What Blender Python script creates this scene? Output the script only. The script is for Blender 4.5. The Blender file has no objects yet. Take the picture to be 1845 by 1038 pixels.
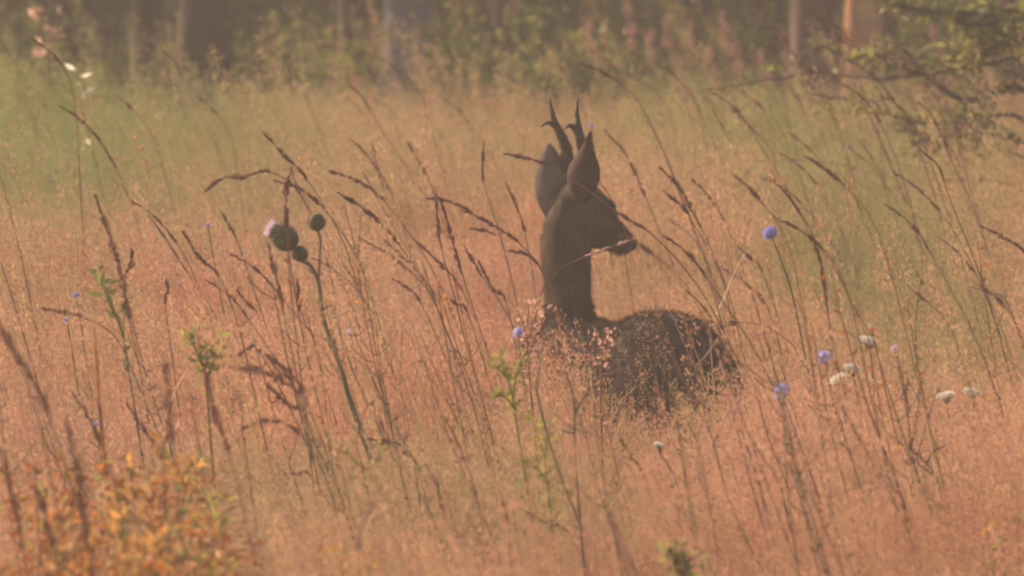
import bpy, bmesh, math, random
import numpy as np
from mathutils import Vector, Matrix, Quaternion

random.seed(7)
R = random.Random(11)
sc = bpy.context.scene
col = sc.collection

# ------------------------------------------------------------------ camera, sky, sun, exposure
H_CAM = 2.2                      # camera height
W_T = 2.2 / 30.0                 # tangent width of the frame (long telephoto)
PITCH = math.radians(3.326)
cam_d = bpy.data.cameras.new('camera')
cam_d.sensor_width = 36.0
cam_d.lens = 36.0 / W_T
cam_d.clip_start = 0.5
cam_d.clip_end = 3000
cam_d.dof.use_dof = True
cam_d.dof.focus_distance = 29.3
cam_d.dof.aperture_fstop = 10.5
cam = bpy.data.objects.new('camera', cam_d)
col.objects.link(cam)
cam.location = (0, 0, H_CAM)
cam.rotation_euler = (math.pi / 2 - PITCH, 0, 0)
sc.camera = cam

SUN_EL = math.radians(30)
SUN_AZ = math.radians(54)        # to the left of the viewing direction
to_sun = Vector((-math.sin(SUN_AZ) * math.cos(SUN_EL), math.cos(SUN_AZ) * math.cos(SUN_EL), math.sin(SUN_EL)))
world = bpy.data.worlds.new('World')
sc.world = world
world.use_nodes = True
wn = world.node_tree
wn.nodes.clear()
sky = wn.nodes.new('ShaderNodeTexSky')
sky.sky_type = 'NISHITA'
sky.sun_disc = False
sky.sun_elevation = SUN_EL
sky.sun_rotation = -SUN_AZ
sky.air_density = 1.0
sky.dust_density = 4.0
sky.ozone_density = 0.6
bg = wn.nodes.new('ShaderNodeBackground')
bg.inputs[1].default_value = 0.07
wo = wn.nodes.new('ShaderNodeOutputWorld')
wn.links.new(sky.outputs[0], bg.inputs[0])
wn.links.new(bg.outputs[0], wo.inputs[0])
sun_d = bpy.data.lights.new('sun', 'SUN')
sun_d.energy = 4.4
sun_d.angle = math.radians(0.6)
sun_d.color = (1.0, 0.73, 0.54)
sun = bpy.data.objects.new('sun', sun_d)
col.objects.link(sun)
sun.rotation_euler = to_sun.to_track_quat('Z', 'Y').to_euler()

sc.view_settings.view_transform = 'Standard'
sc.view_settings.look = 'None'
sc.view_settings.exposure = 1.25
sc.view_settings.gamma = 1.0
sc.view_settings.use_curve_mapping = False
sc.render.engine = 'CYCLES'
sc.cycles.use_denoising = True
sc.cycles.use_adaptive_sampling = True
sc.cycles.adaptive_threshold = 0.05
sc.cycles.adaptive_min_samples = 32
sc.cycles.max_bounces = 4
sc.cycles.diffuse_bounces = 3
sc.cycles.glossy_bounces = 1
sc.cycles.transmission_bounces = 3
sc.cycles.volume_bounces = 0
sc.cycles.filter_width = 2.4     # a soft long lens
HAZE = 0.0021

# ------------------------------------------------------------------ helpers
C = np.array([0, 0, H_CAM])
FW = np.array([0, math.cos(PITCH), -math.sin(PITCH)])
UP = np.array([0, math.sin(PITCH), math.cos(PITCH)])

def at(px, py, Y):
    """world point at depth Y that the photograph's pixel px, py shows"""
    x = (px - 922.5) / 1845 * W_T
    v = (519 - py) / 1845 * W_T
    t = Y / (math.cos(PITCH) + v * math.sin(PITCH))
    p = C + t * (FW + v * UP)
    return Vector((t * x, p[1], p[2]))

def gz(x, y):
    return 0.025 * math.sin(x * 0.9 + 1.3) * math.cos(y * 0.7) + 0.02 * math.sin(y * 0.23 + x * 0.31)

class MB:
    def __init__(s):
        s.v = []; s.f = []; s.m = []; s.cur = 0
    def add(s, vs, fs):
        o = len(s.v)
        s.v.extend([tuple(p) for p in vs])
        for f in fs:
            s.f.append(tuple(i + o for i in f)); s.m.append(s.cur)
    def tube(s, pts, rad, n=5, cap=True):
        pts = [Vector(p) for p in pts]
        k = len(pts)
        if not hasattr(rad, '__len__'):
            rad = [rad] * k
        ref = Vector((0.31, 0.9, 0.17)).normalized()
        vs = []; fs = []
        for i, p in enumerate(pts):
            t = (pts[min(i + 1, k - 1)] - pts[max(i - 1, 0)])
            if t.length < 1e-9: t = Vector((0, 0, 1))
            t.normalize()
            a = t.cross(ref)
            if a.length < 1e-3: a = t.cross(Vector((1, 0, 0)))
            a.normalize(); b = t.cross(a)
            for j in range(n):
                g = 2 * math.pi * j / n
                vs.append(p + (a * math.cos(g) + b * math.sin(g)) * rad[i])
        for i in range(k - 1):
            for j in range(n):
                fs.append((i * n + j, i * n + (j + 1) % n, (i + 1) * n + (j + 1) % n, (i + 1) * n + j))
        if cap:
            fs.append(tuple(range(n - 1, -1, -1))); fs.append(tuple(range((k - 1) * n, k * n)))
        s.add(vs, fs)
    def rings(s, rs, n=16):
        """rs: (centre, axis_u, axis_v, ru, rv) loft, closed at both ends"""
        vs = []; fs = []
        for c, u, v, a, b in rs:
            for j in range(n):
                g = 2 * math.pi * j / n
                vs.append(Vector(c) + Vector(u) * a * math.cos(g) + Vector(v) * b * math.sin(g))
        for i in range(len(rs) - 1):
            for j in range(n):
                fs.append((i * n + j, i * n + (j + 1) % n, (i + 1) * n + (j + 1) % n, (i + 1) * n + j))
        fs.append(tuple(range(n - 1, -1, -1))); fs.append(tuple(range((len(rs) - 1) * n, len(rs) * n)))
        s.add(vs, fs)
    def ball(s, c, r, n=10, m=7, rz=None):
        c = Vector(c); rz = rz or r
        vs = []; fs = []
        for i in range(m + 1):
            th = math.pi * i / m
            for j in range(n):
                g = 2 * math.pi * j / n
                vs.append(c + Vector((r * math.sin(th) * math.cos(g), r * math.sin(th) * math.sin(g), rz * math.cos(th))))
        for i in range(m):
            for j in range(n):
                fs.append((i * n + j, i * n + (j + 1) % n, (i + 1) * n + (j + 1) % n, (i + 1) * n + j))
        s.add(vs, fs)
    def ribbon(s, pts, w, side):
        side = Vector(side)
        k = len(pts); vs = []; fs = []
        for i, p in enumerate(pts):
            ww = w[i] if hasattr(w, '__len__') else w
            vs.append(Vector(p) - side * ww / 2); vs.append(Vector(p) + side * ww / 2)
        for i in range(k - 1):
            fs.append((2 * i, 2 * i + 1, 2 * i + 3, 2 * i + 2))
        s.add(vs, fs)
    def leaf(s, base, d, w, nrm, fold=0.15, belly=0.45):
        """pointed leaf: four faces, folded on its midrib"""
        base = Vector(base); d = Vector(d); L = d.length
        if L < 1e-9: return
        sd = d.cross(Vector(nrm))
        if sd.length < 1e-9: sd = d.orthogonal()
        sd.normalize(); up = sd.cross(d).normalized()
        m1 = base + d * belly
        vs = [base, m1 + sd * w / 2 + up * fold * w, m1 - up * fold * w * .3, m1 - sd * w / 2 + up * fold * w, base + d]
        s.add(vs, [(0, 1, 2), (0, 2, 3), (1, 4, 2), (2, 4, 3)])
    def spike(s, base, d, w):
        """small three-sided grain"""
        base = Vector(base); d = Vector(d)
        a = d.orthogonal().normalized(); b = d.normalized().cross(a)
        m = base + d * 0.45
        vs = [base] + [m + (a * math.cos(g) + b * math.sin(g)) * w / 2 for g in (0.3, 2.39, 4.49)] + [base + d]
        s.add(vs, [(0, 1, 2), (0, 2, 3), (0, 3, 1), (4, 2, 1), (4, 3, 2), (4, 1, 3)])
    def mesh(s, name, mats, origin=(0, 0, 0), smooth=False):
        me = bpy.data.meshes.new(name)
        o = Vector(origin)
        me.from_pydata([(x - o.x, y - o.y, z - o.z) for x, y, z in s.v], [], s.f)
        for m in (mats if isinstance(mats, (list, tuple)) else [mats]):
            me.materials.append(m)
        me.polygons.foreach_set('material_index', s.m)
        if smooth:
            me.polygons.foreach_set('use_smooth', [True] * len(s.f))
        me.update()
        return me

def tag(o, label=None, cat=None, group=None, kind=None):
    if label: o['label'] = label
    if cat: o['category'] = cat
    if group: o['group'] = group
    if kind: o['kind'] = kind
    return o

def thing(name, label, cat, loc, group=None):
    o = bpy.data.objects.new(name, None)
    o.empty_display_size = 0.05
    col.objects.link(o)
    o.location = loc
    return tag(o, label, cat, group)

def part(name, mb, mats, parent, smooth=False, origin=None):
    """mb in world coordinates; parent sits unrotated"""
    org = Vector((0, 0, 0))
    p = parent
    while p is not None:
        org += Vector(p.location); p = p.parent
    me = mb.mesh(name, mats, org, smooth) if isinstance(mb, MB) else mb
    o = bpy.data.objects.new(name, me)
    col.objects.link(o)
    o.parent = parent
    return o

def copy_tree(o, parent=None):
    c = o.copy(); col.objects.link(c); c.parent = parent
    for ch in o.children: copy_tree(ch, c)
    return c

def smooth_path(pts, n=6):
    """Catmull-Rom through the points"""
    P = [Vector(p) for p in pts]
    if len(P) < 3:
        return [P[0].lerp(P[-1], i / n) for i in range(n + 1)]
    E = [P[0] * 2 - P[1]] + P + [P[-1] * 2 - P[-2]]
    out = []
    for i in range(1, len(E) - 2):
        a, b, c, d = E[i - 1], E[i], E[i + 1], E[i + 2]
        for k in range(n):
            t = k / n
            out.append(0.5 * ((2 * b) + (c - a) * t + (2 * a - 5 * b + 4 * c - d) * t * t + (3 * b - a - 3 * c + d) * t ** 3))
    out.append(P[-1])
    return out

def rnd_dir(r):
    while True:
        v = Vector((r.uniform(-1, 1), r.uniform(-1, 1), r.uniform(-1, 1)))
        if 0.05 < v.length < 1: return v.normalized()

# ------------------------------------------------------------------ materials
def mat(name, ramp, scale=6.0, rough=0.8, trans=0.0, detail=4.0, rand=0.0, coords='world', bump=0.0, green=None, stretch=None, inst_green=False, spec=0.2):
    """noise-driven colour between the ramp colours; optional translucency for thin plant tissue"""
    m = bpy.data.materials.new(name); m.use_nodes = True
    nt = m.node_tree; N = nt.nodes; L = nt.links
    N.clear()
    out = N.new('ShaderNodeOutputMaterial')
    nz = N.new('ShaderNodeTexNoise'); nz.inputs['Scale'].default_value = scale; nz.inputs['Detail'].default_value = detail
    if coords == 'world':
        g = N.new('ShaderNodeNewGeometry'); src = g.outputs['Position']
    else:
        g = N.new('ShaderNodeTexCoord'); src = g.outputs['Object']
    if stretch:
        mp = N.new('ShaderNodeMapping'); mp.inputs['Scale'].default_value = stretch
        L.new(src, mp.inputs[0]); src = mp.outputs[0]
    L.new(src, nz.inputs['Vector'])
    fac = nz.outputs[0]
    if rand:
        oi = N.new('ShaderNodeObjectInfo')
        ma = N.new('ShaderNodeMath'); ma.operation = 'MULTIPLY_ADD'
        L.new(oi.outputs['Random'], ma.inputs[0]); ma.inputs[1].default_value = rand
        sb = N.new('ShaderNodeMath'); sb.operation = 'SUBTRACT'; sb.inputs[1].default_value = rand / 2
        L.new(fac, sb.inputs[0]); L.new(sb.outputs[0], ma.inputs[2]); fac = ma.outputs[0]
    cr = N.new('ShaderNodeValToRGB')
    el = cr.color_ramp.elements
    k = len(ramp)
    for i, c in enumerate(ramp):
        pos = 0.28 + 0.44 * i / max(1, k - 1)
        if i < 2: e = el[i]; e.position = pos
        else: e = el.new(pos)
        e.color = (*c, 1)
    L.new(fac, cr.inputs[0])
    colr = cr.outputs[0]
    if inst_green:
        an = N.new('ShaderNodeAttribute'); an.attribute_type = 'INSTANCER'; an.attribute_name = 'green'
        mx = N.new('ShaderNodeMix'); mx.data_type = 'RGBA'
        L.new(an.outputs['Fac'], mx.inputs[0]); L.new(colr, mx.inputs[6]); mx.inputs[7].default_value = (*green, 1)
        colr = mx.outputs[2]
    pb = N.new('ShaderNodeBsdfPrincipled')
    pb.inputs['Roughness'].default_value = rough
    pb.inputs['Specular IOR Level'].default_value = spec
    L.new(colr, pb.inputs['Base Color'])
    if bump:
        bp = N.new('ShaderNodeBump'); bp.inputs['Strength'].default_value = bump; bp.inputs['Distance'].default_value = 0.02
        L.new(nz.outputs[0], bp.inputs['Height']); L.new(bp.outputs[0], pb.inputs['Normal'])
    sh = pb.outputs[0]
    if trans:
        tr = N.new('ShaderNodeBsdfTranslucent'); L.new(colr, tr.inputs[0])
        ms = N.new('ShaderNodeMixShader'); ms.inputs[0].default_value = trans
        L.new(sh, ms.inputs[1]); L.new(tr.outputs[0], ms.inputs[2]); sh = ms.outputs[0]
    L.new(sh, out.inputs[0])
    return m

GREEN = (0.20, 0.27, 0.07)
M = {}
M['ground'] = mat('meadow_soil', [(0.20, 0.13, 0.07), (0.33, 0.21, 0.12), (0.14, 0.13, 0.05)], 1.5, 0.95, bump=0.4)
M['panicle'] = mat('bent_grass_panicle', [(0.46, 0.215, 0.135), (0.62, 0.325, 0.20), (0.46, 0.29, 0.155), (0.62, 0.39, 0.18), (0.55, 0.30, 0.205)], 2.2, 0.7, 0.35, rand=0.8, inst_green=True, green=(0.24, 0.27, 0.09))
M['stem'] = mat('dry_grass_stem', [(0.36, 0.19, 0.11), (0.54, 0.34, 0.19), (0.34, 0.25, 0.10)], 1.6, 0.6, 0.3, rand=0.5, inst_green=True, green=(0.26, 0.26, 0.08))
M['blade'] = mat('grass_blade', [(0.46, 0.25, 0.14), (0.54, 0.34, 0.19), (0.30, 0.24, 0.09)], 1.3, 0.6, 0.4, rand=0.5, inst_green=True, green=GREEN)
M['seed'] = mat('reddish_seed_head', [(0.15, 0.05, 0.038), (0.24, 0.088, 0.068), (0.32, 0.15, 0.10)], 40, 0.8, 0.25, rand=0.3)
M['seed_pale'] = mat('pale_seed_head', [(0.56, 0.36, 0.28), (0.66, 0.45, 0.36), (0.72, 0.53, 0.43)], 40, 0.8, 0.35, rand=0.3)  # pale grass heads; lightened to stand in for sun on the plumes
M['stalk'] = mat('reed_grass_stalk', [(0.19, 0.09, 0.06), (0.28, 0.15, 0.09), (0.20, 0.16, 0.07)], 8, 0.6, 0.15, rand=0.4)
M['thistle_green'] = mat('thistle_green', [(0.055, 0.055, 0.026), (0.10, 0.10, 0.045)], 60, 0.7, 0.1)
M['thistle_stem'] = mat('thistle_stem', [(0.10, 0.095, 0.04), (0.17, 0.15, 0.065)], 30, 0.7, 0.1)
M['thistle_spine'] = mat('pale_spine', [(0.5, 0.46, 0.34), (0.6, 0.55, 0.42)], 30, 0.7, 0.4)
M['floret'] = mat('thistle_floret', [(0.62, 0.48, 0.62), (0.78, 0.72, 0.76)], 60, 0.7, 0.4)
M['blue'] = mat('scabious_blue', [(0.26, 0.26, 0.56), (0.40, 0.40, 0.70), (0.58, 0.58, 0.82)], 90, 0.7, 0.35, rand=0.3)
M['lilac'] = mat('scabious_lilac', [(0.52, 0.38, 0.50), (0.64, 0.50, 0.60)], 90, 0.7, 0.35)
M['forb'] = mat('forb_stem', [(0.10, 0.08, 0.03), (0.17, 0.14, 0.055)], 20, 0.7, 0.1, rand=0.4)
M['forb_leaf'] = mat('forb_leaf', [(0.10, 0.12, 0.03), (0.20, 0.21, 0.06)], 15, 0.6, 0.4, rand=0.4)
M['white'] = mat('umbel_white', [(0.78, 0.75, 0.62), (0.88, 0.86, 0.76)], 80, 0.7, 0.5)
M['rust'] = mat('rusty_leaf', [(0.34, 0.10, 0.025), (0.52, 0.20, 0.04), (0.24, 0.12, 0.04), (0.58, 0.32, 0.08)], 14, 0.6, 0.4, rand=0.5)
M['rust_dark'] = mat('rusty_stem', [(0.16, 0.06, 0.025), (0.25, 0.11, 0.04)], 14, 0.7, 0.1, rand=0.4)
M['yellowgreen'] = mat('yellow_green_leaf', [(0.22, 0.25, 0.04), (0.36, 0.34, 0.06), (0.16, 0.19, 0.05)], 14, 0.6, 0.45, rand=0.4)
M['pinkfluff'] = mat('pink_seed_fluff', [(0.56, 0.32, 0.23), (0.68, 0.44, 0.33)], 40, 0.8, 0.45)
M['bark'] = mat('dark_bark', [(0.045, 0.03, 0.022), (0.10, 0.065, 0.045), (0.15, 0.10, 0.07)], 9, 0.95, bump=0.9, stretch=(1, 1, 0.15), rand=0.2)
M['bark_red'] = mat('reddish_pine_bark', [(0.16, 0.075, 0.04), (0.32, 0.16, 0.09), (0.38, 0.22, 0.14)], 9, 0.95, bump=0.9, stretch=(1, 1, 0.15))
M['bark_skylit'] = mat('skylit_bark', [(0.13, 0.125, 0.14), (0.21, 0.205, 0.225)], 9, 0.95, bump=0.6, stretch=(1, 1, 0.3))  # blue-grey of skylight on the trunk, put into the bark colour
M['twig'] = mat('dark_twig', [(0.03, 0.025, 0.02), (0.07, 0.055, 0.04)], 20, 0.9)
M['crown'] = mat('tree_foliage', [(0.035, 0.05, 0.015), (0.07, 0.09, 0.025), (0.10, 0.11, 0.03)], 3, 0.7, 0.3, rand=0.3)
M['oak'] = mat('shrub_leaf', [(0.10, 0.13, 0.035), (0.19, 0.20, 0.05), (0.30, 0.27, 0.07)], 5, 0.55, 0.45)
M['bush'] = mat('bush_leaf', [(0.10, 0.14, 0.035), (0.19, 0.22, 0.05), (0.28, 0.27, 0.07)], 4, 0.6, 0.4, rand=0.4)
M['under'] = mat('undergrowth_leaf', [(0.11, 0.055, 0.035), (0.17, 0.10, 0.055), (0.10, 0.10, 0.03), (0.18, 0.15, 0.05)], 0.7, 0.8, 0.25, rand=0.6, inst_green=True, green=(0.13, 0.165, 0.04))
M['coat'] = mat('deer_coat', [(0.036, 0.023, 0.015), (0.062, 0.042, 0.028), (0.10, 0.072, 0.05)], 18, 0.75, coords='object', bump=0.2)
M['fur'] = mat('deer_fur', [(0.036, 0.025, 0.017), (0.075, 0.053, 0.036), (0.15, 0.115, 0.085)], 22, 0.95, 0.12, coords='object', spec=0.0)
M['ear_back'] = mat('ear_fur', [(0.034, 0.016, 0.011), (0.055, 0.028, 0.019)], 30, 0.9, 0.10, coords='object')
M['ear_grey'] = mat('grey_ear_fur', [(0.15, 0.125, 0.115), (0.24, 0.20, 0.18)], 30, 0.9, 0.45, coords='object')
M['antler'] = mat('antler', [(0.035, 0.022, 0.015), (0.08, 0.05, 0.032)], 60, 0.55, coords='object', bump=0.5)
M['nose'] = mat('deer_nose', [(0.01, 0.009, 0.008), (0.02, 0.018, 0.016)], 60, 0.6, coords='object', spec=0.2)
M['eye'] = mat('deer_eye', [(0.006, 0.004, 0.003), (0.012, 0.008, 0.006)], 60, 0.08, coords='object', spec=0.6)
M['hoof'] = mat('hoof', [(0.012, 0.01, 0.009), (0.03, 0.024, 0.02)], 60, 0.5, coords='object')

# ------------------------------------------------------------------ ground
def build_ground():
    xs = sorted(set([-260, -160, -90, -50, -30, -20, -14] + [round(-10 + 0.5 * i, 3) for i in range(41)] + [14, 20, 30, 50, 90, 160, 260]))
    ys = sorted(set([-60, -20, 0, 8] + [round(14 + 0.5 * i, 3) for i in range(105)] + [75, 90, 120, 180, 260, 400]))
    vs = [(x, y, gz(x, y) if abs(x) < 60 and y < 100 else 0.0) for y in ys for x in xs]
    nx = len(xs)
    fs = [(j * nx + i, j * nx + i + 1, (j + 1) * nx + i + 1, (j + 1) * nx + i) for j in range(len(ys) - 1) for i in range(nx - 1)]
    mb = MB(); mb.add(vs, fs)
    o = bpy.data.objects.new('ground', mb.mesh('ground', M['ground'], smooth=True))
    col.objects.link(o)
    tag(o, 'dry meadow ground under the tan grass', 'ground', kind='structure')
build_ground()

# ------------------------------------------------------------------ the roe deer
DX = at(1205, 900, 30.0).x
AX = Vector((-0.40, 0.9165, 0))          # rump towards chest
PX = Vector((0.9165, 0.40, 0))
ZV = Vector((0, 0, 1))
def body_pt(s, lat=0.0, z=0.0):
    return Vector((DX, 29.95, 0)) + AX * s + PX * lat + ZV * z
HEAD_Y = 30.42

def build_deer():
    root = thing('roe_deer', 'dark brown roe buck with short antlers lying in the grass, head turned back', 'deer', body_pt(0.2, 0, gz(DX, 30)))
    b = MB()
    rs = []
    for s, hw, hv, z in [(-0.150, .02, .03, .235), (-0.135, .065, .08, .24), (-0.10, .105, .125, .243), (-0.03, .138, .162, .242), (0.08, .146, .168, .236),
                         (0.2, .138, .155, .215), (0.33, .137, .158, .20), (0.45, .128, .165, .205), (0.55, .112, .155, .225), (0.63, .08, .11, .25), (0.66, .03, .05, .26)]:
        rs.append((body_pt(s, 0, z), PX, ZV, hw, hv))
    b.rings(rs, 22)
    # haunches and folded hind legs
    for sd in (1, -1):
        h = [(body_pt(-0.08, sd * .075, .21), .08), (body_pt(0.03, sd * .12, .19), .105), (body_pt(0.14, sd * .155, .13), .075), (body_pt(0.2, sd * .175, .08), .045)]
        b.rings([(p, PX, ZV, r * .75, r * 1.15) for p, r in h], 14)
        leg = [body_pt(0.2, sd * .175, .08), body_pt(0.08, sd * .19, .055), body_pt(-0.06, sd * .19, .04), body_pt(-0.10, sd * .185, .035), body_pt(0.06, sd * .215, .022), body_pt(0.2, sd * .225, .02)]
        b.tube(smooth_path(leg, 4), [.042, .04, .037, .034, .031, .028, .026, .024, .022, .021, .02, .018, .017, .016, .016, .015, .015, .015, .015, .015, .015], 10)
        # shoulders and folded fore legs
        h = [(body_pt(0.5, sd * .085, .27), .06), (body_pt(0.56, sd * .10, .2), .075), (body_pt(0.52, sd * .115, .12), .05)]
        b.rings([(p, PX, AX, r * .7, r) for p, r in h], 12)
        leg = [body_pt(0.52, sd * .115, .13), body_pt(0.6, sd * .12, .07), body_pt(0.74, sd * .11, .04), body_pt(0.70, sd * .10, .022), body_pt(0.56, sd * .085, .018)]
        b.tube(smooth_path(leg, 4), [.045, .042, .038, .034, .03, .027, .024, .022, .02, .018, .017, .016, .015, .014, .013, .012, .012], 10)
    # neck
    nk = [((1020, 668), -.02, .085, .11), ((1024, 620), 0, .070, .10), ((1026, 575), .0, .050, .080), ((1023, 525), .0, .0505, .07), ((1020, 475), .0, .054, .064), ((1020, 430), 0, .055, .058), ((1024, 395), 0, .050, .052), ((1030, 365), 0, .04, .045)]
    rs = []
    for (px, py), dy, rx, ry in nk:
        rs.append((at(px, py, HEAD_Y + dy), Vector((1, 0, 0)), Vector((0, 1, 0)), rx, ry))
    b.rings(rs, 18)
    # head: occiput to nose, facing right and a little away
    A0 = at(1036, 356, HEAD_Y - .01); A1 = at(1131, 444, HEAD_Y + .10)
    d = (A1 - A0); dn = d.normalized()
    lat = dn.cross(ZV).normalized(); upv = lat.cross(dn).normalized()
    hd = [(-.16, .022, .022, .0), (-.08, .038, .040, .0), (.05, .049, .050, .0), (.2, .052, .054, -.004), (.36, .049, .054, -.008), (.5, .041, .049, -.010), (.64, .033, .041, -.008), (.78, .027, .034, -.004), (.9, .025, .030, -.001), (.97, .022, .026, .001), (1.02, .012, .014, .002)]
    b.rings([(A0 + d * t + upv * o, lat, upv, a, h) for t, a, h, o in hd], 18)
    # jaw
    jw = [(.22, .03, .03, -.045), (.4, .026, .026, -.047), (.62, .02, .018, -.038), (.82, .017, .013, -.026), (.93, .012, .010, -.020)]
    b.rings([(A0 + d * t + upv * o, lat, upv, a, h) for t, a, h, o in jw], 12)
    # brow ridges
    for sd in (1, -1):
        b.ball(A0 + d * .34 + lat * sd * .038 + upv * .022, .017, 8, 6)
    # pedicles
    tmp = bpy.data.objects.new('tmp', b.mesh('tmp', M['coat']))
    col.objects.link(tmp)
    md = tmp.modifiers.new('r', 'REMESH'); md.mode = 'VOXEL'; md.voxel_size = 0.0065
    ms = tmp.modifiers.new('s', 'SMOOTH'); ms.iterations = 6; ms.factor = 0.6
    dg = bpy.context.evaluated_depsgraph_get()
    me = bpy.data.meshes.new_from_object(tmp.evaluated_get(dg))
    bpy.data.objects.remove(tmp)
    me.transform(Matrix.Translation(-root.location))
    me.materials.clear(); me.materials.append(M['coat'])
    me.polygons.foreach_set('use_smooth', [True] * len(me.polygons))
    me.name = 'body'
    body = part('body', me, None, root)
    # short coat of hair
    rng = np.random.default_rng(5)
    nv = len(me.vertices)
    co = np.empty(nv * 3); me.vertices.foreach_get('co', co); co = co.reshape(-1, 3)
    me.calc_loop_triangles()
    tri = np.empty(len(me.loop_triangles) * 3, dtype=np.int32); me.loop_triangles.foreach_get('vertices', tri); tri = tri.reshape(-1, 3)
    a, bb, c = co[tri[:, 0]], co[tri[:, 1]], co[tri[:, 2]]
    nr = np.cross(bb - a, c - a); ar = np.linalg.norm(nr, axis=1); nr /= ar[:, None] + 1e-12
    K = 90000
    idx = rng.choice(len(tri), K, p=ar / ar.sum())
    u = rng.random((K, 2)); fl = u.sum(1) > 1; u[fl] = 1 - u[fl]
    p = a[idx] + (bb - a)[idx] * u[:, :1] + (c - a)[idx] * u[:, 1:]
    n = nr[idx]
    wp = p + np.array(root.location)
    neckx = at(1020, 450, HEAD_Y)
    hp = np.array(A0 + d * .3)
    # lie of the hair: along the body to the rump, down the neck, back along the face
    flow = np.tile(np.array((-AX * 0.9 + Vector((0, 0, -.45)))), (K, 1))
    isneck = (wp[:, 2] > 0.40)
    flow[isneck] = np.array((-0.1, -0.1, -1.0))
    ishead = (np.linalg.norm(wp - hp, axis=1) < 0.115) & (wp[:, 0] > A0.x - 0.02) & (wp[:, 2] > at(1060, 475, HEAD_Y).z)
    flow[ishead] = np.array(-dn)
    flow -= n * (flow * n).sum(1)[:, None]
    flow /= np.linalg.norm(flow, axis=1)[:, None] + 1e-9
    ln = np.where(ishead, 0.007, np.where(isneck, 0.017, 0.026)) * rng.uniform(.6, 1.25, K)
    dr = flow + n * rng.uniform(.15, .55, K)[:, None] + rng.normal(0, .22, (K, 3))
    dr /= np.linalg.norm(dr, axis=1)[:, None]
    sd = np.cross(dr, n); sd /= np.linalg.norm(sd, axis=1)[:, None] + 1e-9
    w = 0.0009
    V = np.empty((K * 3, 3)); V[0::3] = p - sd * w; V[1::3] = p + sd * w; V[2::3] = p + dr * ln[:, None]
    fm = bpy.data.meshes.new('fur')
    fm.from_pydata(V.tolist(), [], np.arange(K * 3).reshape(-1, 3).tolist())
    fm.materials.append(M['fur'])
    o = part('fur', fm, None, root); tag(o, kind='stuff')

    # ears
    def ear(base, tip, width, face, mback, cup=.5, slim=False):
        base = Vector(base); tip = Vector(tip); ax = tip - base
        L = ax.length; an = ax.normalized()
        f = Vector(face); f = (f - an * f.dot(an)).normalized()
        s_ = an.cross(f).normalized()
        prof = [(0, .34), (.08, .50), (.2, .76), (.36, .97), (.5, 1.0), (.64, .88), (.78, .62), (.9, .32), (1.0, .04)]
        if slim: prof = [(0, .40), (.08, .55), (.2, .85), (.36, 1.0), (.5, .90), (.62, .66), (.74, .40), (.88, .20), (1.0, .03)]
        mb = MB(); n = 10
        for layer, off in ((0, 0.0), (1, 0.004)):
            vs = []; fs = []
            for t, k in prof:
                for j in range(n + 1):
                    g = (j / n - .5) * 2
                    hw = width / 2 * k
                    # crescent cross-section, open towards the face side
                    p = base + an * L * t + s_ * hw * math.sin(g * 1.35) / math.sin(1.35) + f * (-(1 - abs(g) ** 2) * width * cup * (1 - .5 * t) * k) - f * off * (1 if layer else 0)
                    vs.append(p)
            for i in range(len(prof) - 1):
                for j in range(n):
                    q = (i * (n + 1) + j, i * (n + 1) + j + 1, (i + 1) * (n + 1) + j + 1, (i + 1) * (n + 1) + j)
                    fs.append(q if layer else q[::-1])
            mb.add(vs, fs)
        # ear hair along the rim
        r = random.Random(3)
        for i in range(520):
            t = r.random(); g = r.choice((-1, 1)) * r.uniform(.0, 1.0)
            k = np.interp(t, [q[0] for q in prof], [q[1] for q in prof])
            p = base + an * L * t + s_ * width / 2 * k * math.sin(g * 1.35) / math.sin(1.35) + f * (-(1 - abs(g) ** 2) * width * cup * (1 - .5 * t) * k)
            dd = (an * .8 + s_ * g * .6 - f * .25 * (1 - abs(g)) + rnd_dir(r) * .3).normalized() * r.uniform(.003, .007)
            sd2 = dd.cross(f).normalized() * .0008
            mb.add([p - sd2, p + sd2, p + dd], [(0, 1, 2)])
        return part('ear', mb, mback, root, True)
    e1 = ear(at(1004, 408, HEAD_Y + .03), at(989, 258, HEAD_Y + .05), .088, (-.35, .85, .1), M['ear_grey'])
    e2 = ear(at(1046, 362, HEAD_Y - .045), at(1064, 238, HEAD_Y - .045), .080, (.45, .80, .1), M['ear_back'], .4, True)
    tag(e1, 'grey ear with a pale sunlit edge'); tag(e2, 'reddish brown ear')
    # antlers
    def antler(pts, tine, Y):
        mb = MB()
        pp = smooth_path([at(x, y, Y + dy) for x, y, dy in pts], 6)
        k = len(pp)
        r = random.Random(int(pts[0][0]))
        rad = []
        for i in range(k):
            t = i / (k - 1)
            rad.append((0.0178 * (1 - t) ** .72 + .0010) * (1 + r.uniform(-.10, .14) * (1 - t)))
        rad[0] *= 1.35; rad[1] *= 1.15
        mb.tube(pp, rad, 9)
        tp = smooth_path([at(x, y, Y + dy) for x, y, dy in tine], 5)
        k = len(tp)
        mb.tube(tp, [0.0095 * (1 - i / (k - 1)) ** .8 + .001 for i in range(k)], 8)
        # pearling
        for i in range(46):
            j = int(r.uniform(0, .55) * len(pp)); q = pp[j]
            dd = rnd_dir(r); dd.z *= .2
            mb.ball(q + dd.normalized() * rad[j] * .95, r.uniform(.0015, .0032), 5, 4)
        return part('antler', mb, M['antler'], root, True)
    antler([(1030, 345, 0), (1022, 300, .0), (1020, 268, .0), (1009, 240, -.005), (998, 215, .0), (990, 176, .005)], [(1014, 250, 0), (1003, 230, .0), (988, 221, -.005), (974, 228, -.01)], HEAD_Y + .035)
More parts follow.
